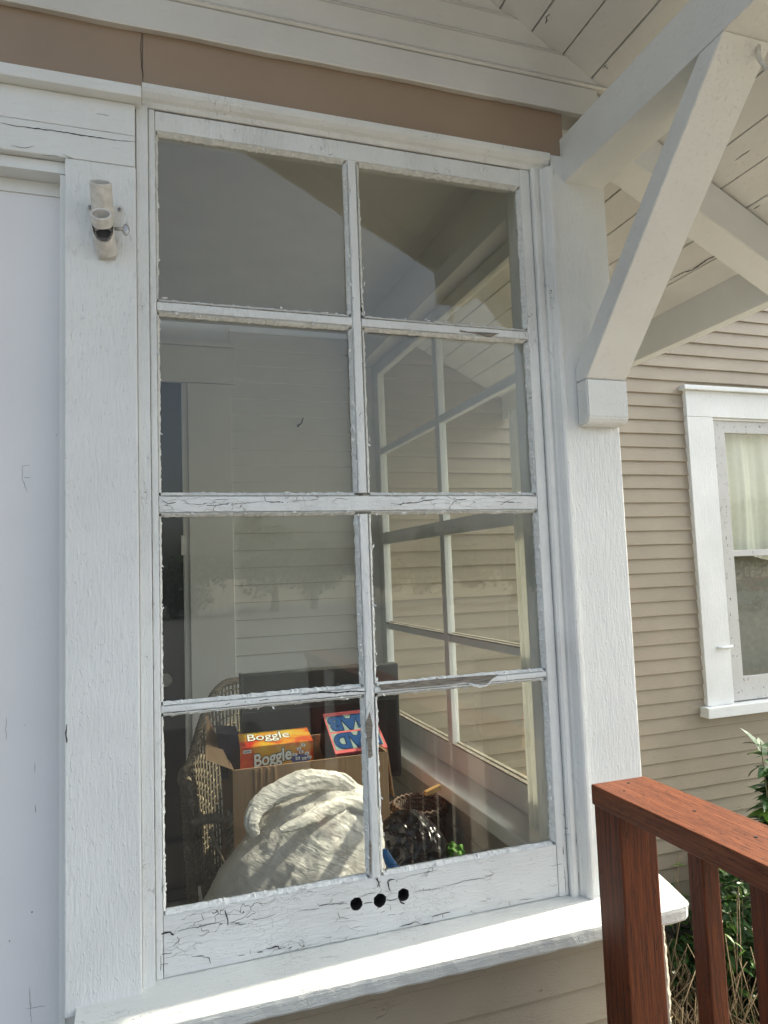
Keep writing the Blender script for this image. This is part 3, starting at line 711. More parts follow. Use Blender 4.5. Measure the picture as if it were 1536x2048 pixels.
for z_ in (-.648, -.247):
    for ya_, yb_ in ((YA, YM0), (YM1, YB)):
        s2.box(1.0715, SX1 + .0005, ya_, yb_, z_ - .002, z_ + .006, .001, 1); s2.box(SX0 - .0005, 1.0675, ya_, yb_, z_ - .002, z_ + .003, .001, 1)  # brownish putty strips, their dark colour put in to dull the sunlit rail tops
s2.build('sash', [M['crack_z'], M['bare']], sidew)
for za, zb in ((.58, .945), (.178, .552), (-.247, .122), (-.648, -.275)):
    for ya, yb in ((YA, YM0), (YM1, YB)):
        g = MB(); g.box(1.068, 1.071, ya - .004, yb + .004, za - .004, zb + .004, 0); g.build('pane', M['glass2'], sidew)
s3 = MB(); s3.box(.945, SX0 + .03, .125, D - .03, -.785, -.738, .006); s3.box(1.085, 1.17, .12, D - .03, -.80, -.755, .003); s3.build('sill', M['inwhite_z'], sidew)
mb = MB(); zz = -.787
while zz > FL:
    z0 = max(zz - .088, FL)
    mb.prism([(.985, .12, z0 + .001), (.972, .12, z0 + .004), (.972, .12, zz - .004), (.985, .12, zz - .001)], (0, D - .15, 0)); zz -= .09
mb.box(.986, 1.10, .12, D - .01, FL - .3, -.787, 0)
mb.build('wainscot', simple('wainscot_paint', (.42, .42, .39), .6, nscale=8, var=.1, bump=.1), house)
# sheer curtain gathered at the near end of the side window
cb = MB(); N = 46; rows = []
for i in range(N + 1):
    t = i / N; yy = .262 + .085 * t; xx = 1.030 + .012 * math.sin(t * 26) + .004 * math.sin(t * 61)
    rows.append([(xx, yy, .46), (xx + .001, yy + .004 * math.sin(t * 9), 0), (xx, yy + .006 * math.sin(t * 7), -.735)])
cb.add([p for r_ in rows for p in r_], [(i * 3 + a, (i + 1) * 3 + a, (i + 1) * 3 + a + 1, i * 3 + a + 1) for i in range(N) for a in range(2)])
cu = cb.build('curtain', M['curtain'], None, smooth=True)
tag(cu, 'narrow cream sheer curtain gathered at the near end of the porch side window', 'curtain')

# ------------------------------------------------------------------ window of the main house at the right
b = MB(); y0 = D - .034
b.box(3.01, 3.20, y0, D, -.842, .838, .003); b.box(4.15, 4.34, y0, D, -.842, .838, .003)
b.box(3.01, 4.34, y0 - .001, D, .839, .995, .003); b.box(2.985, 4.365, y0 - .026, D, .996, 1.014, .002); b.box(2.995, 4.355, y0 - .014, D, 1.0145, 1.026, .002)
b.box(3.185, 3.20, D - .03, D + .1, -.84, .838, .001); b.box(4.15, 4.165, D - .03, D + .1, -.84, .838, .001); b.box(3.2, 4.15, D - .02, D + .1, .825, .838, .001)
bwin = b.build('window', M['white_z'], house, label='white cased window in the beige wall at the right')
b = MB(); b.box(2.975, 4.375, y0 - .04, D + .09, -.902, -.843, .004); b.build('sill', M['white_x'], bwin)
b = MB(); ys = D - .012
b.box(3.2005, 3.30, ys, ys + .035, -.835, .8245, .002); b.box(4.05, 4.1495, ys, ys + .035, -.835, .8245, .002)
b.box(3.3005, 4.0495, ys + .001, ys + .034, .752, .8245, .002); b.box(3.3005, 4.0495, ys + .001, ys + .034, -.835, -.70, .002); b.box(3.3005, 4.0495, ys + .004, ys + .03, .005, .042, .002)
b.build('sash', M['oldsash'], bwin)
for za, zb in ((.04, .755), (-.703, .008)):
    g = MB(); g.box(3.297, 4.053, ys + .015, ys + .018, za, zb, 0); g.build('pane', M['glass2'], bwin)
b = MB(); lt = at(1449, 1295, y0 - .004); b.tube([lt + Vector((-.05, 0, 0)), lt + Vector((-.01, -.006, 0)), lt + Vector((.03, 0, 0)), lt + Vector((.07, .012, .004))], [.009, .006, .010, .007], 8); b.build('latch', M['white_smooth'], bwin)
cb = MB(); N = 140; rows = []
for i in range(N + 1):
    t = i / N; xx = 3.28 + .80 * t; yy = D + .072 + .018 * math.sin(t * 38 + 2 * math.sin(t * 9)) + .004 * math.sin(t * 91)
    rows.append([(xx, yy, .80), (xx + .004 * math.sin(t * 30), yy, .4), (xx + .01 * math.sin(t * 22), yy + .01, -.02 + .03 * math.sin(t * 7))])  # curtain cut short; the uncovered lower pane stands in for a dark reflection
cb.add([p for r_ in rows for p in r_], [(i * 3 + a, (i + 1) * 3 + a, (i + 1) * 3 + a + 1, i * 3 + a + 1) for i in range(N) for a in range(2)])
cu = cb.build('curtain', M['curtain2'], None, smooth=True)
tag(cu, 'pale curtain in long folds in the beige wall window, cut short to imitate a dark reflection below', 'curtain')
mb = MB(); mb.box(3.1, 4.2, D + .13, D + .16, -.95, .95, 0); mb.build('room_wall', simple('room_wall_paint', (.25, .24, .2), .8, bump=0), house)

# ------------------------------------------------------------------ flagpole bracket on the casing
fbp = at(204, 500, -.026)
fb = thing('flagpole_bracket', fbp, 'grey white cast metal two socket flagpole bracket screwed to the casing board', 'flagpole bracket')
Bk = (100, 320); s_ = 6.98
def pb(a, b_, Y): return at(Bk[0] + a / s_, Bk[1] + b_ / s_, Y)
mb = MB(); mb.prism([pb(a, c, -.0252) for a, c in ((530, 650), (555, 620), (600, 640), (900, 655), (990, 640), (1025, 680), (1010, 760), (935, 1370), (915, 1390), (690, 1385), (665, 1370), (590, 1060))], (0, -.005, 0), bev=.001)
mb.build('base_plate', M['metal'], fb)
def socket(mb, a, b_, ro, ri, cut=None, n=32, mt=0):
    a, b_ = Vector(a), Vector(b_); t = (b_ - a); L = t.length; t.normalize()
    u = t.orthogonal().normalized()
    u = Vector((1, 0, 0)); u = (u - t * u.dot(t)).normalized(); v = t.cross(u)
    if v.y > 0: v = -v     # v points outwards (towards -y)
    NR = 40; O = []; I = []
    for k in range(NR + 1):
        c = a + t * L * k / NR; O.append([]); I.append([])
        for i in range(n):
            an = 2 * math.pi * i / n; d = u * math.cos(an) + v * math.sin(an); O[-1].append(mb.bm.verts.new(c + d * ro)); I[-1].append(mb.bm.verts.new(c + d * ri))
    def skip(k, i):
        if not cut: return False
        f = (k + .5) / NR; an = 2 * math.pi * (i + .5) / n
        w_ = math.sin(an)            # 1 at the outermost side
        if w_ < .25: return False
        return cut[0] < f < cut[1] and f > cut[1] - (cut[1] - cut[0]) * ((w_ - .25) / .75) ** .6 * 1.0
    for k in range(NR):
        for i in range(n):
            j = (i + 1) % n
            if skip(k, i): continue
            f = mb.bm.faces.new([O[k][i], O[k][j], O[k + 1][j], O[k + 1][i]]); f.smooth = True
            f = mb.bm.faces.new([I[k][j], I[k][i], I[k + 1][i], I[k + 1][j]]); f.smooth = True
    for k in (0, NR):
        for i in range(n):
            j = (i + 1) % n; mb.bm.faces.new([O[k][i], I[k][i], I[k][j], O[k][j]])
    # floor of the socket
    f = mb.bm.faces.new([I[4][i] for i in range(n)]) if False else None
mb = MB(); socket(mb, pb(745, 860, -.038), pb(703, 305, -.088), .0205, .0175); mb.build('upper_socket', M['metal'], fb, recalc=True)
mb = MB(); socket(mb, pb(790, 1290, -.026), pb(712, 748, -.098), .0195, .0160, cut=(.42, .74)); mb.build('lower_socket', M['metal'], fb, recalc=True)
mb = MB(); c = pb(790, 1290, -.026); e_ = pb(712, 748, -.098); mb.tube([c + (e_ - c) * .05, c + (e_ - c) * .5], .0158, 20); mb.build('socket_plug', M['darkmetal'], fb)
mb = MB(); p0 = pb(900, 960, -.062); p1 = pb(1030, 965, -.064); mb.tube([p0, p1], .0035, 10)
q0 = pb(1060, 975, -.064); ring = []
mb2 = bmesh.new(); bmesh.ops.create_uvsphere(mb2, u_segments=16, v_segments=10, radius=1)
for v in mb2.verts: v.co = q0 + Vector((v.co.x * .0068, v.co.y * .0025, v.co.z * .0125))
mb.merge(mb2); mb.build('thumbscrew', M['steel'], fb, smooth=True)
for (a, c) in ((560, 662), (970, 690), (783, 1322)):
    mb = MB(); p = pb(a, c, -.0302)
    mb.tube([p, p + Vector((0, -.001, 0)), p + Vector((0, -.0022, 0))], [.0046, .0044, .0028], 14)
    mb.box(p.x - .0028, p.x + .0028, p.y - .0026, p.y - .0019, p.z - .0005, p.z + .0005, 0, 1); mb.box(p.x - .0005, p.x + .0005, p.y - .0027, p.y - .002, p.z - .0028, p.z + .0028, 0, 1)
    mb.build('screw', [M['steel'], M['crack']], fb)

# ------------------------------------------------------------------ railing
K = .87
def kk(x, y, z): return (x * K, -1.5 + K * (y + 1.5), z * K)
rl = thing('railing', (.9, -.6, FL), 'red brown stained wooden railing running out from the corner post', 'railing')
x0, ya, zt = kk(.981, -.024, -.52); x1 = 1.134 * K; zb = -.566 * K
mb = MB(); mb.box(x0, x1, -2.6, ya, zb, zt, .004, seg=3)
for (u, v) in ((1257, 1566), (1248, 1582), (1389, 1622), (1512, 1674)):
    p = at(u, v, zt + .0004, 2); mb.tube([p, p + Vector((0, 0, .0006))], .0032 if u != 1248 else .0016, 8, 1)
mb.build('handrail', [M['rail_y'], M['crack']], rl)
px0, py1, _ = kk(1.0, -.005, 0); py0 = kk(0, -.1, 0)[1]; px1 = 1.098 * K
mb = MB(); mb.box(px0, px1, py0, py1, FL - .3, zb - .001, .003); mb.build('post', M['rail_z'], rl)
yy = -.311
for i in range(12):
    ya_, yb_ = kk(0, yy - .040, 0)[1], kk(0, yy, 0)[1]
    if ya_ < -2.5: break
    mb = MB(); mb.box(1.001 * K, 1.041 * K, ya_, yb_, FL + .06, zb - .001, .003); mb.build('baluster', M['rail_z'], rl); yy -= .152
mb = MB(); mb.box(.985 * K, 1.06 * K, -2.6, py0 - .002, FL + .02, FL + .058, .003); mb.build('bottom_rail', M['rail_y'], rl)
mb = MB(); mb.box(px0, px1, -2.6, -2.52, FL - .3, zb - .001, .003); mb.build('post', M['rail_z'], rl)

# ------------------------------------------------------------------ things stored in the porch
# wicker armchair
ch = thing('wicker_armchair', (.44, 1.02, FL), 'old beige wicker armchair holding the cardboard box behind the window', 'armchair')
def shell(t, h):
    """t 0..1 round the U of arms and back, h 0..1 up its height"""
    a = math.pi * (1.12 - 1.24 * t)
    cx, cy = .44, .96
    rx, ry = (.33 if t < .5 else .27), .38
    ca, sa = math.cos(a), math.sin(a)
    s = abs(math.sin(math.pi * t)) ** 1.6
    q_ = max(0, min(1, (math.sin(math.pi * t) - .58) / .36)); topz = -.655 + .25 * q_ * q_ * (3 - 2 * q_)
    zz = -1.05 + (topz + 1.05) * h
    fl = 1 + .06 * h
    return Vector((cx + rx * fl * ca, cy + ry * (.75 + .25 * h) * (sa if sa > 0 else sa * .9) , zz))
mb = MB()
NT_, NH = 84, 21
for i in range(NT_ + 1):
    mb.tube([shell(i / NT_, .0 + h / 10) + Vector((0, 0, 0)) for h in range(11)], .0042, 5)
for j in range(NH + 1):
    ph = j % 2
    pts = []
    for i in range(NT_ * 2 + 1):
        p = shell(i / (NT_ * 2), j / NH); off = .0045 * math.cos(math.pi * (i / 2 + ph)); c = Vector((.44, .9, p.z)); pts.append(p + (p - c).normalized() * off)
    mb.tube(pts, .0036, 4)
mb.build('backrest', M['wicker'], ch, smooth=True)
mb = MB()
def braid(mb, f, n, r, R_, turns, strands=3):
    for s in range(strands):
        P = []
        for i in range(n + 1):
            t = i / n; c = f(t); t2 = f(min(1, t + .01)); d = (t2 - c) if t < .99 else (c - f(t - .01)); d.normalize(); u = d.orthogonal().normalized(); u = (Vector((0, 0, 1)) - d * d.z).normalized() if abs(d.z) < .95 else Vector((1, 0, 0)); v = d.cross(u)
            a = 2 * math.pi * (t * turns + s / strands); P.append(c + u * math.cos(a) * R_ + v * math.sin(a) * R_ * .8)
        mb.tube(P, r, 5)
braid(mb, lambda t: shell(t, 1.0), 300, .006, .009, 40, 4)
mb.build('top_braid', M['wicker'], ch, smooth=True)
for sx in (-1, 1):
    mb = MB(); e0 = shell(0 if sx < 0 else 1, .93)
    base = e0
    f = lambda t, b=base: b + Vector((sx * .0 + .02 * -sx * t, -.16 * (1 - t) - .02, -.05 - .012 * math.sin(t * 3)))
    braid(mb, lambda t, b=base: b + Vector((-sx * .09 * t, -.03, -.07 + .01 * math.sin(t * 3))), 60, .006, .010, 9, 4)
    braid(mb, lambda t, b=base: b + Vector((0, -.03 + .28 * t, -.01)), 60, .006, .009, 9, 4)
    mb.build('arm', M['wicker'], ch, smooth=True)
for (lx, ly) in ((.225, .72), (.66, .72), (.2, 1.28), (.62, 1.28)):
    mb = MB(); braid(mb, lambda t, a=lx, b=ly: Vector((a, b, -.70 if ly < 1 else -1.0)).lerp(Vector((a, b, FL)), t), 70, .009, .012, 12, 3)
    mb.tube([(lx, ly, -.72 if ly < 1 else -1.0), (lx, ly, FL)], .010, 6)
    mb.build('leg', M['wicker'], ch, smooth=True)
mb = MB(); mb.box(.16, .66, .72, 1.28, -1.10, -1.075, .01)
for i in range(33): mb.tube([(.165, .73 + i * .017, -1.072), (.655, .73 + i * .017, -1.072)], .006, 5)
mb.tube([(.16, .73, -.75), (.30, .73, -1.08)], .007, 5); mb.tube([(.30, .73, -.75), (.16, .73, -1.08)], .007, 5)
mb.build('seat', M['wicker'], ch)

# cardboard box
Yb = .70
c0 = at(465, 1541, Yb); c1 = at(776, 1530, Yb); bz = -1.06; bd = .34
cbx = thing('cardboard_box', (c0.x * .5 + c1.x * .5, Yb + .18, bz), 'worn corrugated cardboard box full of games, behind the white bag', 'cardboard box')
mb = MB(); T = .005; zt_ = c0.z; zt2 = c1.z + .0
def wallbox(mb, a, b_, th):  # vertical board between two plan points with tops
    pass
mb.box(c0.x, c1.x, Yb, Yb + T, bz, zt_, .001)
mb.box(c0.x, c0.x + T, Yb + T, Yb + bd, bz, zt_, .001); mb.box(c1.x - T, c1.x, Yb + T, Yb + bd, bz, zt_, .001); mb.box(c0.x, c1.x, Yb + bd, Yb + bd + T, bz, zt_, .001); mb.box(c0.x, c1.x, Yb, Yb + bd, bz - .004, bz, 0)
for u in (508, 520, 534, 548): xx = at(u, 1560, Yb).x; mb.box(xx, xx + .007, Yb - .0035, Yb - .0002, -.86, zt_ - .004, .001)
bx = mb.build('body', M['card'], cbx)
mb = MB(); mb.prism([(c0.x, Yb + .01, zt_), (c0.x, Yb + bd, zt_), (c0.x - .045, Yb + bd + .02, zt_ + .10), (c0.x - .07, Yb + .03, zt_ + .03)], (-.004, 0, .002)); mb.build('flap', M['card'], cbx)
mb = MB(); mb.prism([(c1.x, Yb + .01, zt_), (c1.x, Yb + bd, zt_), (c1.x + .03, Yb + bd, zt_ - .14), (c1.x + .022, Yb + .02, zt_ - .15)], (.004, 0, .002)); mb.build('flap', M['card'], cbx)

# text helper
def text_verts(s, bold=.0):
    cu = bpy.data.curves.new('t', 'FONT'); cu.body = s; cu.offset = bold; cu.size = 1; cu.resolution_u = 4
    o = bpy.data.objects.new('t', cu); COL.objects.link(o)
    me = bpy.data.meshes.new_from_object(o.evaluated_get(bpy.context.evaluated_depsgraph_get()))
    V = [v.co.copy() for v in me.vertices]; F = [tuple(p.vertices) for p in me.polygons]
    bpy.data.objects.remove(o); bpy.data.curves.remove(cu); bpy.data.meshes.remove(me)
    return V, F
def put_text(mb, s, bold, O, U, V, rect, off, mat, skew=0.0, ref=None, grow=0.0, arc=0.0):
    """lettering lying on the face O + u*U + v*V inside rect=(u0,u1,v0,v1)"""
    vs, fs = text_verts(s, bold); base, _ = text_verts(s, 0.0)
    xs = [v.x for v in base]; ys = [v.y for v in base]; ax, bx_, ay, by = min(xs), max(xs), min(ys), max(ys)
    N = U.cross(V).normalized(); out = []
    for v in vs:
        a = (v.x - ax) / (bx_ - ax); b = (v.y - ay) / (by - ay)
        b2 = b * (1 + grow * (a - .5)) + skew * a + arc * math.sin(math.pi * a)
        uu = rect[0] + (rect[1] - rect[0]) * a; vv = rect[2] + (rect[3] - rect[2]) * b2
        out.append(O + U * uu + V * vv + N * off)
    mb.add(out, fs, mat)
def boxfrom(mb, O, U, V, W, mats=(0, 0, 0, 0, 0, 0), bev=0):
    P = [O, O + U, O + U + V, O + V]; Q = [p + W for p in P]
    vs = P + Q
    for f, mt in zip([(0, 1, 2, 3), (4, 7, 6, 5), (0, 4, 5, 1), (1, 5, 6, 2), (2, 6, 7, 3), (3, 7, 4, 0)], mats): mb.add([vs[i] for i in f], [(0, 1, 2, 3)], mt)

# orange word-game box
def boggle_mat():
    q = NT('orange_game_print')
    v = q.coords((1, 1, 1), warp=.10, wscale=9)
    f = q.noise(v, 9, 3)
    c = q.ramp(f, [(.30, (.45, .02, .015)), (.41, (.55, .09, .015)), (.50, (.62, .30, .02)), (.62, (.60, .42, .05))])
    q.l(c, q.p.inputs['Base Color']); q.setp(Roughness=.25); return q.m
bo = [boggle_mat(), flat('ink_black', (.015, .015, .012)), flat('ink_white', (.80, .80, .74)), flat('ink_navy', (.03, .04, .20)), flat('ink_grey', (.25, .32, .38))]
A = at(480, 1497, .79); B = at(626, 1481, .79)
U = B - A; V = Vector((0, 0, 1)) * .125; O = A - V
W = Vector((.012, .15, .012))
gt = thing('word_game_box', (O.x + .1, .76, O.z), 'orange and yellow word game box standing in the front left of the cardboard box', 'game box')
mb = MB(); boxfrom(mb, O, U, V, W); mb.build('carton', bo[:1], gt, recalc=True)
mb = MB()
put_text(mb, 'Boggle', .07, O, U, V, (.19, .69, .40, .80), .0006, 1, skew=.28)
put_text(mb, 'Boggle', .025, O, U, V, (.19, .69, .40, .80), .0012, 2, skew=.28)
# top face lettering: face origin at the front top edge
O2 = O + V
put_text(mb, 'Boggle', .05, O2, U, W, (.12, .70, .25, .85), .0006, 1)
put_text(mb, 'Boggle', .005, O2, U, W, (.12, .70, .25, .85), .0012, 2)
# small grey panel, blue burst and letter dice
def facequad(mb, O, U, V, u0, u1, v0, v1, off, mat, rot=0):
    N = U.cross(V).normalized(); cu_, cv = (u0 + u1) / 2, (v0 + v1) / 2; pts = []
    for a, b in ((u0, v0), (u1, v0), (u1, v1), (u0, v1)):
        da, db = (a - cu_) * U.length, (b - cv) * V.length
        ra, rb = da * math.cos(rot) - db * math.sin(rot), da * math.sin(rot) + db * math.cos(rot)
        pts.append(O + U * (cu_ + ra / U.length) + V * (cv + rb / V.length) + N * off)
    mb.add(pts, [(0, 1, 2, 3)], mat)
facequad(mb, O, U, V, .04, .15, .86, .94, .0006, 2); facequad(mb, O, U, V, .05, .14, .88, .92, .0012, 4)
N_ = 18; ring = [O + U * (.82 + .15 * math.cos(a) * (1 if i % 2 else .8)) + V * (.58 + .13 * math.sin(a) * (1 if i % 2 else .8)) + U.cross(V).normalized() * .0005 for i, a in enumerate([2 * math.pi * k / N_ for k in range(N_)])]
mb.add(ring, [tuple(range(N_))], 3)
random.seed(3)
for (a, b, c) in ((.74, .70, 'R'), (.83, .75, 'E'), (.91, .70, 'A'), (.78, .60, 'B'), (.87, .58, 'D'), (.94, .60, 'S'), (.86, .92, 'T'), (.80, .84, 'O')):
    r_ = random.uniform(-.4, .4); facequad(mb, O, U, V, a - .03, a + .03, b - .035, b + .035, .0011, 2, r_)
    put_text(mb, c, .02, O, U, V, (a - .015, a + .015, b - .022, b + .022), .0017, 3)
mb.build('lettering', bo, gt)

# pink and blue game box seen upside down
pk = [flat('pink_print', (.62, .14, .15), .3), flat('blue_print', (.02, .07, .20), .3), flat('dark_blue_print', (.012, .02, .06), .35), flat('pale_green_print', (.25, .33, .31), .3)]
BL = at(671, 1508, .79); BR = at(775, 1494, .79); TL = at(645, 1428, .96)
U = BR - BL; V = TL - BL; Nn = U.cross(V).normalized(); W = -Nn * .14
gg = thing('phrase_game_box', (BL.x + .08, .78, BL.z - .1), 'pink edged blue game box tilted upside down beside the orange box', 'game box')
mb = MB(); boxfrom(mb, BL, U, V, W, (0, 0, 0, 0, 0, 2)); mb.build('carton', pk[:3], gg, recalc=True)
mb = MB()
# text reads upside down: origin at far right corner, axes reversed
O3 = BL + U + V; U3, V3 = -U, -V
facequad(mb, O3, U3, V3, .04, .97, .53, .93, .0004, 3); facequad(mb, O3, U3, V3, .04, .97, .09, .49, .0004, 3)
for s, r_ in (('MAD', (.10, .92, .57, .89)), ('GAB', (.10, .92, .13, .45))):
    put_text(mb, s, .085, O3, U3, V3, r_, .0009, 2); put_text(mb, s, .05, O3, U3, V3, r_, .0014, 1)
# same title on the front and left faces
O4 = BL + U; U4, V4 = -U, W
facequad(mb, O4, U4, V4, .05, .95, .08, .48, .0004, 3)
put_text(mb, 'MAD', .085, O4, U4, V4, (.12, .88, .12, .44), .0009, 2); put_text(mb, 'MAD', .05, O4, U4, V4, (.12, .88, .12, .44), .0014, 1)
O5 = BL; U5, V5 = V, W
put_text(mb, 'MAD GAB', .04, O5, -U5 * -1, V5, (.1, .9, .15, .5), -.0010, 1)
mb.build('lettering', pk, gg)
# dark blue box wedged at the left
mb = MB(); a = at(441, 1466, .83); b = at(484, 1470, .83)
boxfrom(mb, a - Vector((0, 0, .14)), b - a, Vector((-.012, 0, .14)), Vector((.01, .14, .0)))
o = mb.build('game_box', simple('navy_print', (.010, .010, .03), .35, nscale=30, var=.9, bump=0), None, recalc=True)
tag(o, 'navy and purple game box wedged at the left end of the cardboard box', 'game box')
# charcoal case standing behind
mb = MB(); a = at(483, 1352, 1.09); b = at(797, 1356, 1.09)
mb.box(a.x, b.x, 1.09, 1.145, a.z - .42, a.z, .004)
case = thing('storage_case', ((a.x + b.x) / 2, 1.12, a.z - .42), 'flat charcoal grey case standing upright behind the game boxes', 'case')
mb.build('shell', M['case'], case)
mb = MB(); mb.box(a.x + .012, b.x - .012, .1 + .982, 1.0895, a.z - .40, a.z - .13, .002); mb.build('front_panel', flat('case_panel', (.012, .014, .016), .4), case)
mb = MB(); mb.box(a.x - .003, a.x + .006, 1.087, 1.15, a.z - .42, a.z + .003, .001); mb.build('edge_trim', flat('case_trim', (.06, .065, .06), .4), case)

# white plastic bag
bg_ = thing('plastic_bag', (.42, .48, FL), 'full crinkled white plastic shopping bag leaning on the cardboard box', 'plastic bag')
ROWS = []
for vv, ul, ur in ((1588, 640, 700), (1605, 598, 742), (1630, 548, 756), (1655, 508, 765), (1695, 466, 768), (1740, 432, 768), (1800, 400, 764), (1900, 388, 760)):
    ROWS.append((at(600, vv, .46).z, at(ul, vv, .46).x, at(ur, vv, .46).x))
ROWS.append((-1.42, ROWS[-1][1] + .06, ROWS[-1][2] - .05))
ZT, ZB = ROWS[0][0], -1.418
def bagpt(a, p):
    """a around 0..1, p from top 0 to bottom 1"""
    az = 2 * math.pi * a
    z = ZT + (ZB - ZT) * p
    for r0, r1 in zip(ROWS, ROWS[1:]):
        if r1[0] <= z <= r0[0] or r1 is ROWS[-1]: break
    f = max(0, min(1, (r0[0] - z) / (r0[0] - r1[0]))); f = f * f * (3 - 2 * f) if r0 is ROWS[0] else f
    xl = r0[1] + (r1[1] - r0[1]) * f; xr = r0[2] + (r1[2] - r0[2]) * f
    dd = min(1, (ZT - z) / .30) ** .7
    yc = .53 - .06 * dd; ry = .03 + .15 * dd
    cap = min(1, p / .05) ** .5
    v = Vector(((xl + xr) / 2 + (xr - xl) / 2 * math.cos(az) * cap, yc + ry * math.sin(az) * cap, z))
    n_ = Vector((math.cos(az), math.sin(az), .6)).normalized()
    # long folds falling from the knot to the lower left
    s = (v.z - .62 * (v.x - .45)) * 40 + 2.6 * noise.noise(Vector((v.x, v.y, v.z)) * 4)
    fold = (1 - abs(math.sin(s))) ** 3 * .0055 * min(1, p * 6) * (.4 + abs(noise.noise(v * 6 + Vector((9, 0, 0)))) * 1.6)
    s2 = (v.z - .55 * (v.x - .45)) * 150 + 3 * noise.noise(v * 7)
    fold += (1 - abs(math.sin(s2))) * .0030 * min(1, p * 5) * (0.4 + noise.noise(v * 7 + Vector((3, 0, 0))))
    cr_ = noise.fractal(v * 14, .8, 2.2, 3) * .0035 * (1.5 + 3 * max(0, .3 - p * 3)) + noise.noise(v * 5) * .016
    u_ = v.x * .88 + v.z * .48; w_ = v.z * .88 - v.x * .48
    rd = (1 - 2.4 * abs(noise.noise(Vector((u_ * 5, v.y * 6, w_ * 26))))) * .0042 + (1 - 2.4 * abs(noise.noise(Vector((u_ * 14 + 5, v.y * 14, w_ * 62))))) * .0018
    rd += max(0, 1 - 3.2 * abs(noise.noise(v * 13 + Vector((0, 7, 0))))) * .004 * (.4 + max(0, 1 - p * 6))
    return v + n_ * (fold * .6 + cr_ + rd)
mb = MB(); NA, NP = 300, 220
vs = [bagpt(i / NA, ((j + .3) / NP) ** 1.5) for j in range(NP + 1) for i in range(NA)]
mb.add(vs, [(j * NA + i, j * NA + (i + 1) % NA, (j + 1) * NA + (i + 1) % NA, (j + 1) * NA + i) for j in range(NP) for i in range(NA)])
mb.add(vs[:NA], [tuple(range(NA))])
mb.build('bag_body', M['bag'], bg_, smooth=True, recalc=True)
def strap(mb, ctrl, wfun, seed, n=160, m_=40, thick=.35):
    C = [Vector(c) for c in ctrl]
    def cat(t):
        s = t * (len(C) - 1); i = min(int(s), len(C) - 2); f = s - i
        p0, p1, p2, p3 = C[max(i - 1, 0)], C[i], C[i + 1], C[min(i + 2, len(C) - 1)]
        return .5 * ((2 * p1) + (-p0 + p2) * f + (2 * p0 - 5 * p1 + 4 * p2 - p3) * f * f + (-p0 + 3 * p1 - 3 * p2 + p3) * f ** 3)
    rings = []
    for i in range(n + 1):
        t = i / n; c = cat(t); d = (cat(min(1, t + .01)) - cat(max(0, t - .01))).normalized()
        u = Vector((0, -1, .15)); u = (u - d * u.dot(d)).normalized(); v = d.cross(u)
        r_ = wfun(t); ring = []
        for k in range(m_):
            a = 2 * math.pi * k / m_; p = c + v * math.cos(a) * r_ + u * math.sin(a) * r_ * thick
            q = Vector((t * 6, a * 1.6, seed)); w_ = (1 - 2.4 * abs(noise.noise(Vector((t * 6, math.cos(a) * 2.6, math.sin(a) * 2.6 + seed))))) * .20 + (1 - 2.4 * abs(noise.noise(Vector((t * 26, math.cos(a) * 5, math.sin(a) * 5 + seed))))) * .10
            ring.append(p + (p - c) * (w_ + .45 * noise.noise(p * 9) + .07 * noise.noise(p * 30)) + Vector((0, 0, 1)) * .002 * noise.noise(p * 50 + Vector((seed, 0, 0))))
        rings.append(ring)
    mb.add([p for r_ in rings for p in r_], [(i * m_ + k, i * m_ + (k + 1) % m_, (i + 1) * m_ + (k + 1) % m_, (i + 1) * m_ + k) for i in range(n) for k in range(m_)])
mb = MB()
strap(mb, [at(512, 1672, .40), at(502, 1646, .40), at(518, 1612, .42), at(558, 1584, .44), at(608, 1565, .46), at(655, 1560, .48), at(697, 1575, .49), at(722, 1618, .48), at(745, 1690, .42)], lambda t: .008 + .013 * math.sin(math.pi * min(1, t * 1.25)) ** .7 + (.020 * t * t), 1.0, thick=.4)
mb.build('handle', M['bag'], bg_, smooth=True, recalc=True)
mb = MB()
strap(mb, [at(560, 1662, .33), at(610, 1640, .36), at(655, 1618, .41), at(700, 1606, .44), at(745, 1630, .44), at(760, 1690, .42)], lambda t: .006 + .016 * math.sin(math.pi * t), 5.0, 90, 26, .5)
mb.build('handle', M['bag'], bg_, smooth=True, recalc=True)

def crumple(name, mat, c, r, seed, amp, label, cat, n=(150, 110), sharp=1.0, freq=1.0, parent=None):
    mb = MB(); NA, NP = n; vs = []
    for j in range(NP + 1):
        th = math.pi * (j + .01) / (NP + .02)
        for i in range(NA):
            az = 2 * math.pi * i / NA; d = Vector((math.sin(th) * math.cos(az), math.sin(th) * math.sin(az), math.cos(th)))
            q = d * 2.2 * freq + Vector((seed, 0, 0))
            k = noise.noise(q) * .6 + (1 - 2 * abs(noise.noise(q * 2.3))) * .35 * sharp + (1 - 2 * abs(noise.noise(q * 5.5))) * .10 * sharp
            vs.append(Vector(c) + Vector((d.x * r[0], d.y * r[1], d.z * r[2])) * (1 + amp * k))
    mb.add(vs, [(j * NA + i, j * NA + (i + 1) % NA, (j + 1) * NA + (i + 1) % NA, (j + 1) * NA + i) for j in range(NP) for i in range(NA)])
    o = mb.build(name, mat, parent, smooth=True, recalc=True)
    if label: tag(o, label, cat)
    return o
bc = at(836, 1700, .50)
crumple('garbage_bag', M['blackbag'], bc + Vector((-.02, .03, -.07)), (.120, .12, .155), 4.0, .26, 'shiny black plastic garbage bag to the right of the white bag', 'garbage bag', sharp=.9, freq=.55)
crumple('green_cloth', M['green'], at(912, 1712, .46), (.026, .03, .030), 9.0, .8, 'small crumpled bright green cloth beside the black bag', 'cloth', (60, 40), freq=.9, sharp=.6)
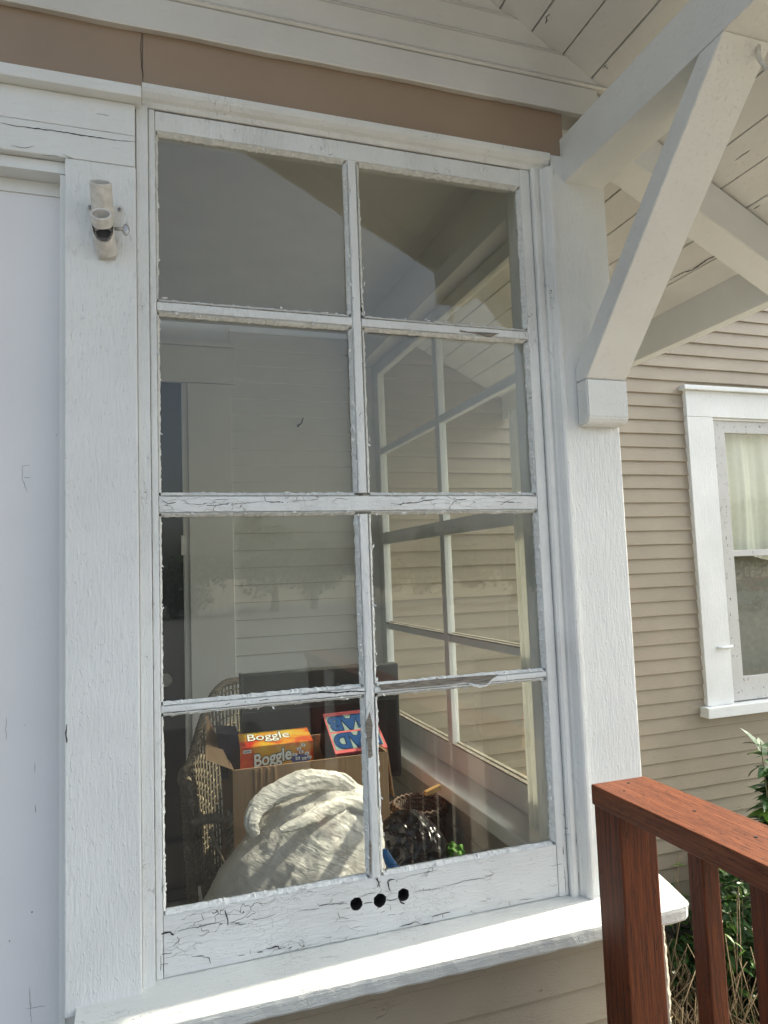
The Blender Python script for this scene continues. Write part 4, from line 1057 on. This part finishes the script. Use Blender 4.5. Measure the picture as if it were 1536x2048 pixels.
mb = MB(); mb.tube([at(768, 1700, .30), at(778, 1722, .30), at(792, 1742, .29), at(800, 1775, .28), at(800, 1830, .28)], [.008, .013, .015, .014, .012], 12)
o = mb.build('plastic_hanger', M['blue'], None, smooth=True); tag(o, 'bright blue plastic hook poking up in front of the black bag', 'hanger')
# second wicker piece
wb = at(832, 1630, .80)
bsk = thing('wicker_basket', (wb.x, .85, FL), 'dark brown wicker basket in the shade behind the black bag', 'basket')
mb = MB(); N1 = 60
for i in range(N1):
    a = 2 * math.pi * i / N1; b0 = Vector((wb.x + .02 + .085 * math.cos(a), .82 + .10 * math.sin(a), wb.z + .02))
    mb.tube([b0, b0 + Vector((-.01 * math.cos(a), 0, -.12)), b0 + Vector((-.03 * math.cos(a), -.03 * math.sin(a), -.45))], .004, 5)
for j in range(22):
    mb.tube([Vector((wb.x + .0 + (.088 - j * .0012 + .004 * math.cos(30 * t)) * math.cos(t), .82 + (.103 - j * .0012 + .004 * math.cos(30 * t)) * math.sin(t), wb.z + .018 - j * .016)) for t in [2 * math.pi * k / 90 for k in range(91)]], .004, 4)
mb.build('weave', M['wicker2'], bsk, smooth=True)
mb = MB()
for i in range(26):
    a = 2 * math.pi * i / 26; p = Vector((wb.x + .02 + .085 * math.cos(a), .82 + .10 * math.sin(a), wb.z + .02)); q = Vector((-math.sin(a), math.cos(a), 0)) * .07
    mb.tube([p - q * .5 + Vector((0, 0, -.01)), p + Vector((0, 0, .012)), p + q * .5 + Vector((0, 0, -.008))], .0055, 5)
mb.build('rim', M['wicker2'], bsk, smooth=True)
mb = MB(); p = at(852, 1585, .74); q = at(882, 1570, .74); mb.prism([p, q, q + Vector((0, 0, -.018)), p + Vector((0, 0, -.012))], (0, .02, 0), bev=.001)
o = mb.build('wooden_slat', M['orange_wood'], None); tag(o, 'short raw wooden slat lying on the brown basket by the inner sill', 'wooden slat')

# ------------------------------------------------------------------ ground, deck, planting
def struct(o): o['kind'] = 'structure'; return o
mb = MB(); mb.box(-3, .96, -5.5, -.02, FL - .04, FL, 0)
dk = mb.build('porch_deck', M['deck'], None); struct(dk)
mb = MB(); mb.add([(-600, -600, -2.6), (600, -600, -2.6), (600, 600, -2.6), (-600, 600, -2.6)], [(0, 1, 2, 3)]); struct(mb.build('ground', M['soil'], None))
mb = MB(); mb.add([(-80, -60, -2.596), (120, -60, -2.596), (120, -8, -2.596), (-80, -8, -2.596)], [(0, 1, 2, 3)]); struct(mb.build('parking_lot', M['asphalt'], None))

def leafq(mb, p, d, L, W_, mat, up=None, bend=.25):
    d = d.normalized(); sd_ = d.cross(up or Vector((random.uniform(-.4, .4), random.uniform(-.4, .4), 1))).normalized(); n_ = sd_.cross(d)
    rows = []
    for t, w_ in ((0, .06), (.2, .7), (.45, 1), (.75, .62), (1, .03)):
        c = p + d * L * t + n_ * (-bend * L * t * t); rows += [c - sd_ * W_ * w_ * .5 + n_ * W_ * .12 * w_, c, c + sd_ * W_ * w_ * .5 + n_ * W_ * .12 * w_]
    mb.add(rows, [(i * 3 + a, i * 3 + a + 1, i * 3 + a + 4, i * 3 + a + 3) for i in range(4) for a in (0, 1)], mat)
def rv(): return Vector((random.gauss(0, 1), random.gauss(0, 1), random.gauss(0, 1))).normalized()
random.seed(11)
# shrub at the right edge
sb = at(1536, 1700, 1.35)
sh_ = thing('leafy_shrub', (sb.x + .05, 1.4, -2.6), 'glossy green shrub climbing the beige wall at the right edge', 'shrub')
mb = MB(); ms = MB()
for k in range(9):
    bx_ = sb.x + .10 + random.uniform(-.12, .25); top = at(1525 + random.uniform(-5, 60), random.uniform(1450, 1640), 1.4)
    pth = [Vector((bx_, 1.42, -2.6)), Vector((bx_ + .02, 1.40, -1.9)), Vector((top.x + .03, 1.4, (top.z - 1.9) / 2)), top]
    ms.tube(pth, [.012, .009, .006, .003], 6)
    for i in range(70):
        t = random.random(); seg = min(2, int(t * 3)); p = pth[seg].lerp(pth[seg + 1], t * 3 - seg); d = rv(); d.z *= .5; d.x -= .1
        leafq(mb, p, d, random.uniform(.09, .17), random.uniform(.04, .065), 0 if random.random() < .8 else 1)
mb.build('foliage', [M['leaf'], M['leaf2']], sh_); ms.build('stem', M['stem'], sh_)
# ground cover and weeds (uncountable)
mb = MB()
for i in range(10500):
    x = random.uniform(1.7, 3.9) if i % 5 == 0 else random.uniform(2.35, 3.6); y_ = random.uniform(.7, 1.80)
    lim = (.10 + .95 * max(0, min(1, (x - 2.25) / .5))) * (.75 + .35 * (y_ - .7)) * (.80 + .55 * noise.noise(Vector((x * 4.5, y_ * 4, 0))))
    hgt = lim * random.random() ** .7
    p = Vector((x, y_, -2.6 + hgt)); d = rv(); d.z = abs(d.z) * .5
    leafq(mb, p, d, random.uniform(.045, .12), random.uniform(.022, .05), 0 if random.random() < .85 else 1)
for i in range(160):
    x = random.uniform(2.2, 3.4); y_ = random.uniform(.9, 1.7); p = Vector((x, y_, -2.6)); q = p + Vector((random.uniform(-.25, .25), random.uniform(-.2, .2), random.uniform(.45, 1.05)))
    mb.tube([p, p.lerp(q, .6) + Vector((.02, 0, .08)), q], .0022, 4, 2)
    if i % 2: leafq(mb, q, rv(), .05, .015, 1)
o = mb.build('ground_cover', [M['leaf'], M['leaf2'], M['straw']], None); tag(o, 'tangled green ground cover and weeds below the beige wall', 'weeds', kind='stuff')
mb = MB()
for i in range(2300):
    x = random.uniform(1.8, 2.65); y_ = random.uniform(.8, 1.8); p = Vector((x, y_, -2.6 + random.random() * .35)); q = p + Vector((random.gauss(0, .16), random.gauss(0, .12), random.uniform(.03, .48)))
    mb.tube([p, p.lerp(q, .55) + Vector((random.uniform(-.05, .05), 0, .06)), q], random.choice((.0016, .002, .003)), 3)
o = mb.build('dry_grass', M['straw'], None); tag(o, 'dry straw coloured grass below the railing', 'dry grass', kind='stuff')

# ------------------------------------------------------------------ what the panes reflect: trees and parked cars across the lot
def tree(x, y, h, wd, label, seed):
    random.seed(seed); t = thing('tree', (x, y, -2.6), label, 'tree', 'trees across the parking lot')
    mb = MB(); mb.tube([(x, y, -2.6), (x + .1, y, -2.6 + h * .35), (x, y, -2.6 + h * .7)], [.3, .2, .08], 8)
    for k in range(5):
        a = random.uniform(0, 6.28); mb.tube([(x, y, -2.6 + h * .35), (x + math.cos(a) * wd * .3, y + math.sin(a) * wd * .3, -2.6 + h * .65)], [.12, .04], 6)
    mb.build('trunk', M['bark'], t)
    mb = MB(); cl = [(Vector((x, y, -2.6 + h * .62)) + Vector((random.uniform(-1, 1) * wd * .36, random.uniform(-1, 1) * wd * .3, random.uniform(-.3, .32) * h)), random.uniform(.16, .3) * wd) for _ in range(12)]
    for c, r_ in cl:
        for i in range(170):
            p = c + rv() * r_ * random.random() ** .4; s = random.uniform(.12, .3); d = rv(); u = d.orthogonal().normalized() * s; v = d.cross(u).normalized() * s
            mb.add([p - u, p - v * .6, p + u, p + v * .6], [(0, 1, 2, 3)])
    mb.build('crown', M['treeleaf'], t)
for i, (x, y, h, wd, lb) in enumerate([(8, -46, 6.1, 5.2, 'rounded tree across the lot, nearest the middle of the glass reflection'), (11.3, -49, 4.4, 4.5, 'low bushy tree between the two rounded trees across the lot'), (1.5, -48, 3.9, 6, 'low wide tree across the lot, farthest to the door side'), (14.8, -46, 5.7, 4.6, 'second rounded tree across the lot, set to the right of the low bush'), (20.5, -45, 5.4, 5.5, 'tree across the lot before the gap on the right'), (25.5, -45, 5.2, 5.5, 'dense tree across the lot between the middle trees and the tall one'), (44, -38, 6.6, 9, 'tallest broad tree across the lot, farthest from the door')]):
    tree(x, y, h, wd, lb, 40 + i)
random.seed(5)
def car(x, y, rz_, col, label):
    t = thing('parked_car', (x, y, -2.6), label, 'car', 'cars parked across the lot'); t.rotation_euler = (0, 0, rz_)
    paintm = flat('car_paint', col, .25); gl = flat('car_glass', (.02, .025, .03), .08); tyre = flat('tyre_rubber', (.02, .02, .02), .8); al = flat('wheel_alloy', (.5, .5, .5), .3)
    def part(name, mb, mt, par=t):
        o = mb.build(name, mt, None, smooth=False, recalc=True); o.parent = par; return o
    side = [(-2.2, .32), (-2.25, .62), (-2.1, .86), (-1.5, .95), (-.95, 1.0), (1.0, 1.0), (1.6, .93), (2.15, .80), (2.25, .55), (2.2, .30)]
    mb = MB(); mb.prism([(a, -.88, b) for a, b in side], (0, 1.76, 0), bev=.05); bd_ = part('body', mb, paintm)
    cab = [(-1.75, .96), (-1.2, 1.42), (.35, 1.46), (1.15, .98)]
    mb = MB(); mb.prism([(a, -.76, b) for a, b in cab], (0, 1.52, 0), bev=.05); part('roof', mb, paintm)
    for sy in (-1, 1):
        for poly in ([(-1.55, 1.0), (-1.12, 1.36), (-.42, 1.38), (-.42, 1.0)], [(-.36, 1.0), (-.36, 1.38), (.28, 1.4), (.95, 1.0)]):
            mb = MB(); mb.prism([(a_, .765 * sy, c_) for a_, c_ in poly], (0, .012 * sy, 0)); part('car_window', mb, gl)
    for sx in (-1.35, 1.4):
        for sy in (-.80, .80):
            mb = MB(); mb.tube([(sx, sy - .1, .33), (sx, sy + .1, .33)], .33, 24); w_ = part('wheel', mb, tyre)
            mb = MB(); mb.tube([(sx, sy - .115, .33), (sx, sy + .115, .33)], .2, 16); o = mb.build('rim', al, None); o.parent = w_
    for sy in (-.6, .6):
        mb = MB(); mb.box(2.2, 2.27, sy - .16, sy + .16, .58, .72, .01); part('headlight', mb, flat('lamp_lens', (.8, .8, .78), .1))
car(26, -22, R(12), (.55, .57, .6), 'silver car parked across the lot, the nearer of two')
car(33, -26, R(8), (.35, .05, .04), 'dark red car parked across the lot beyond the silver one')

# lift the whole place so that the garden lies at z = 0
for o in list(sc.objects):
    if o.parent is None: o.location.z += ZO
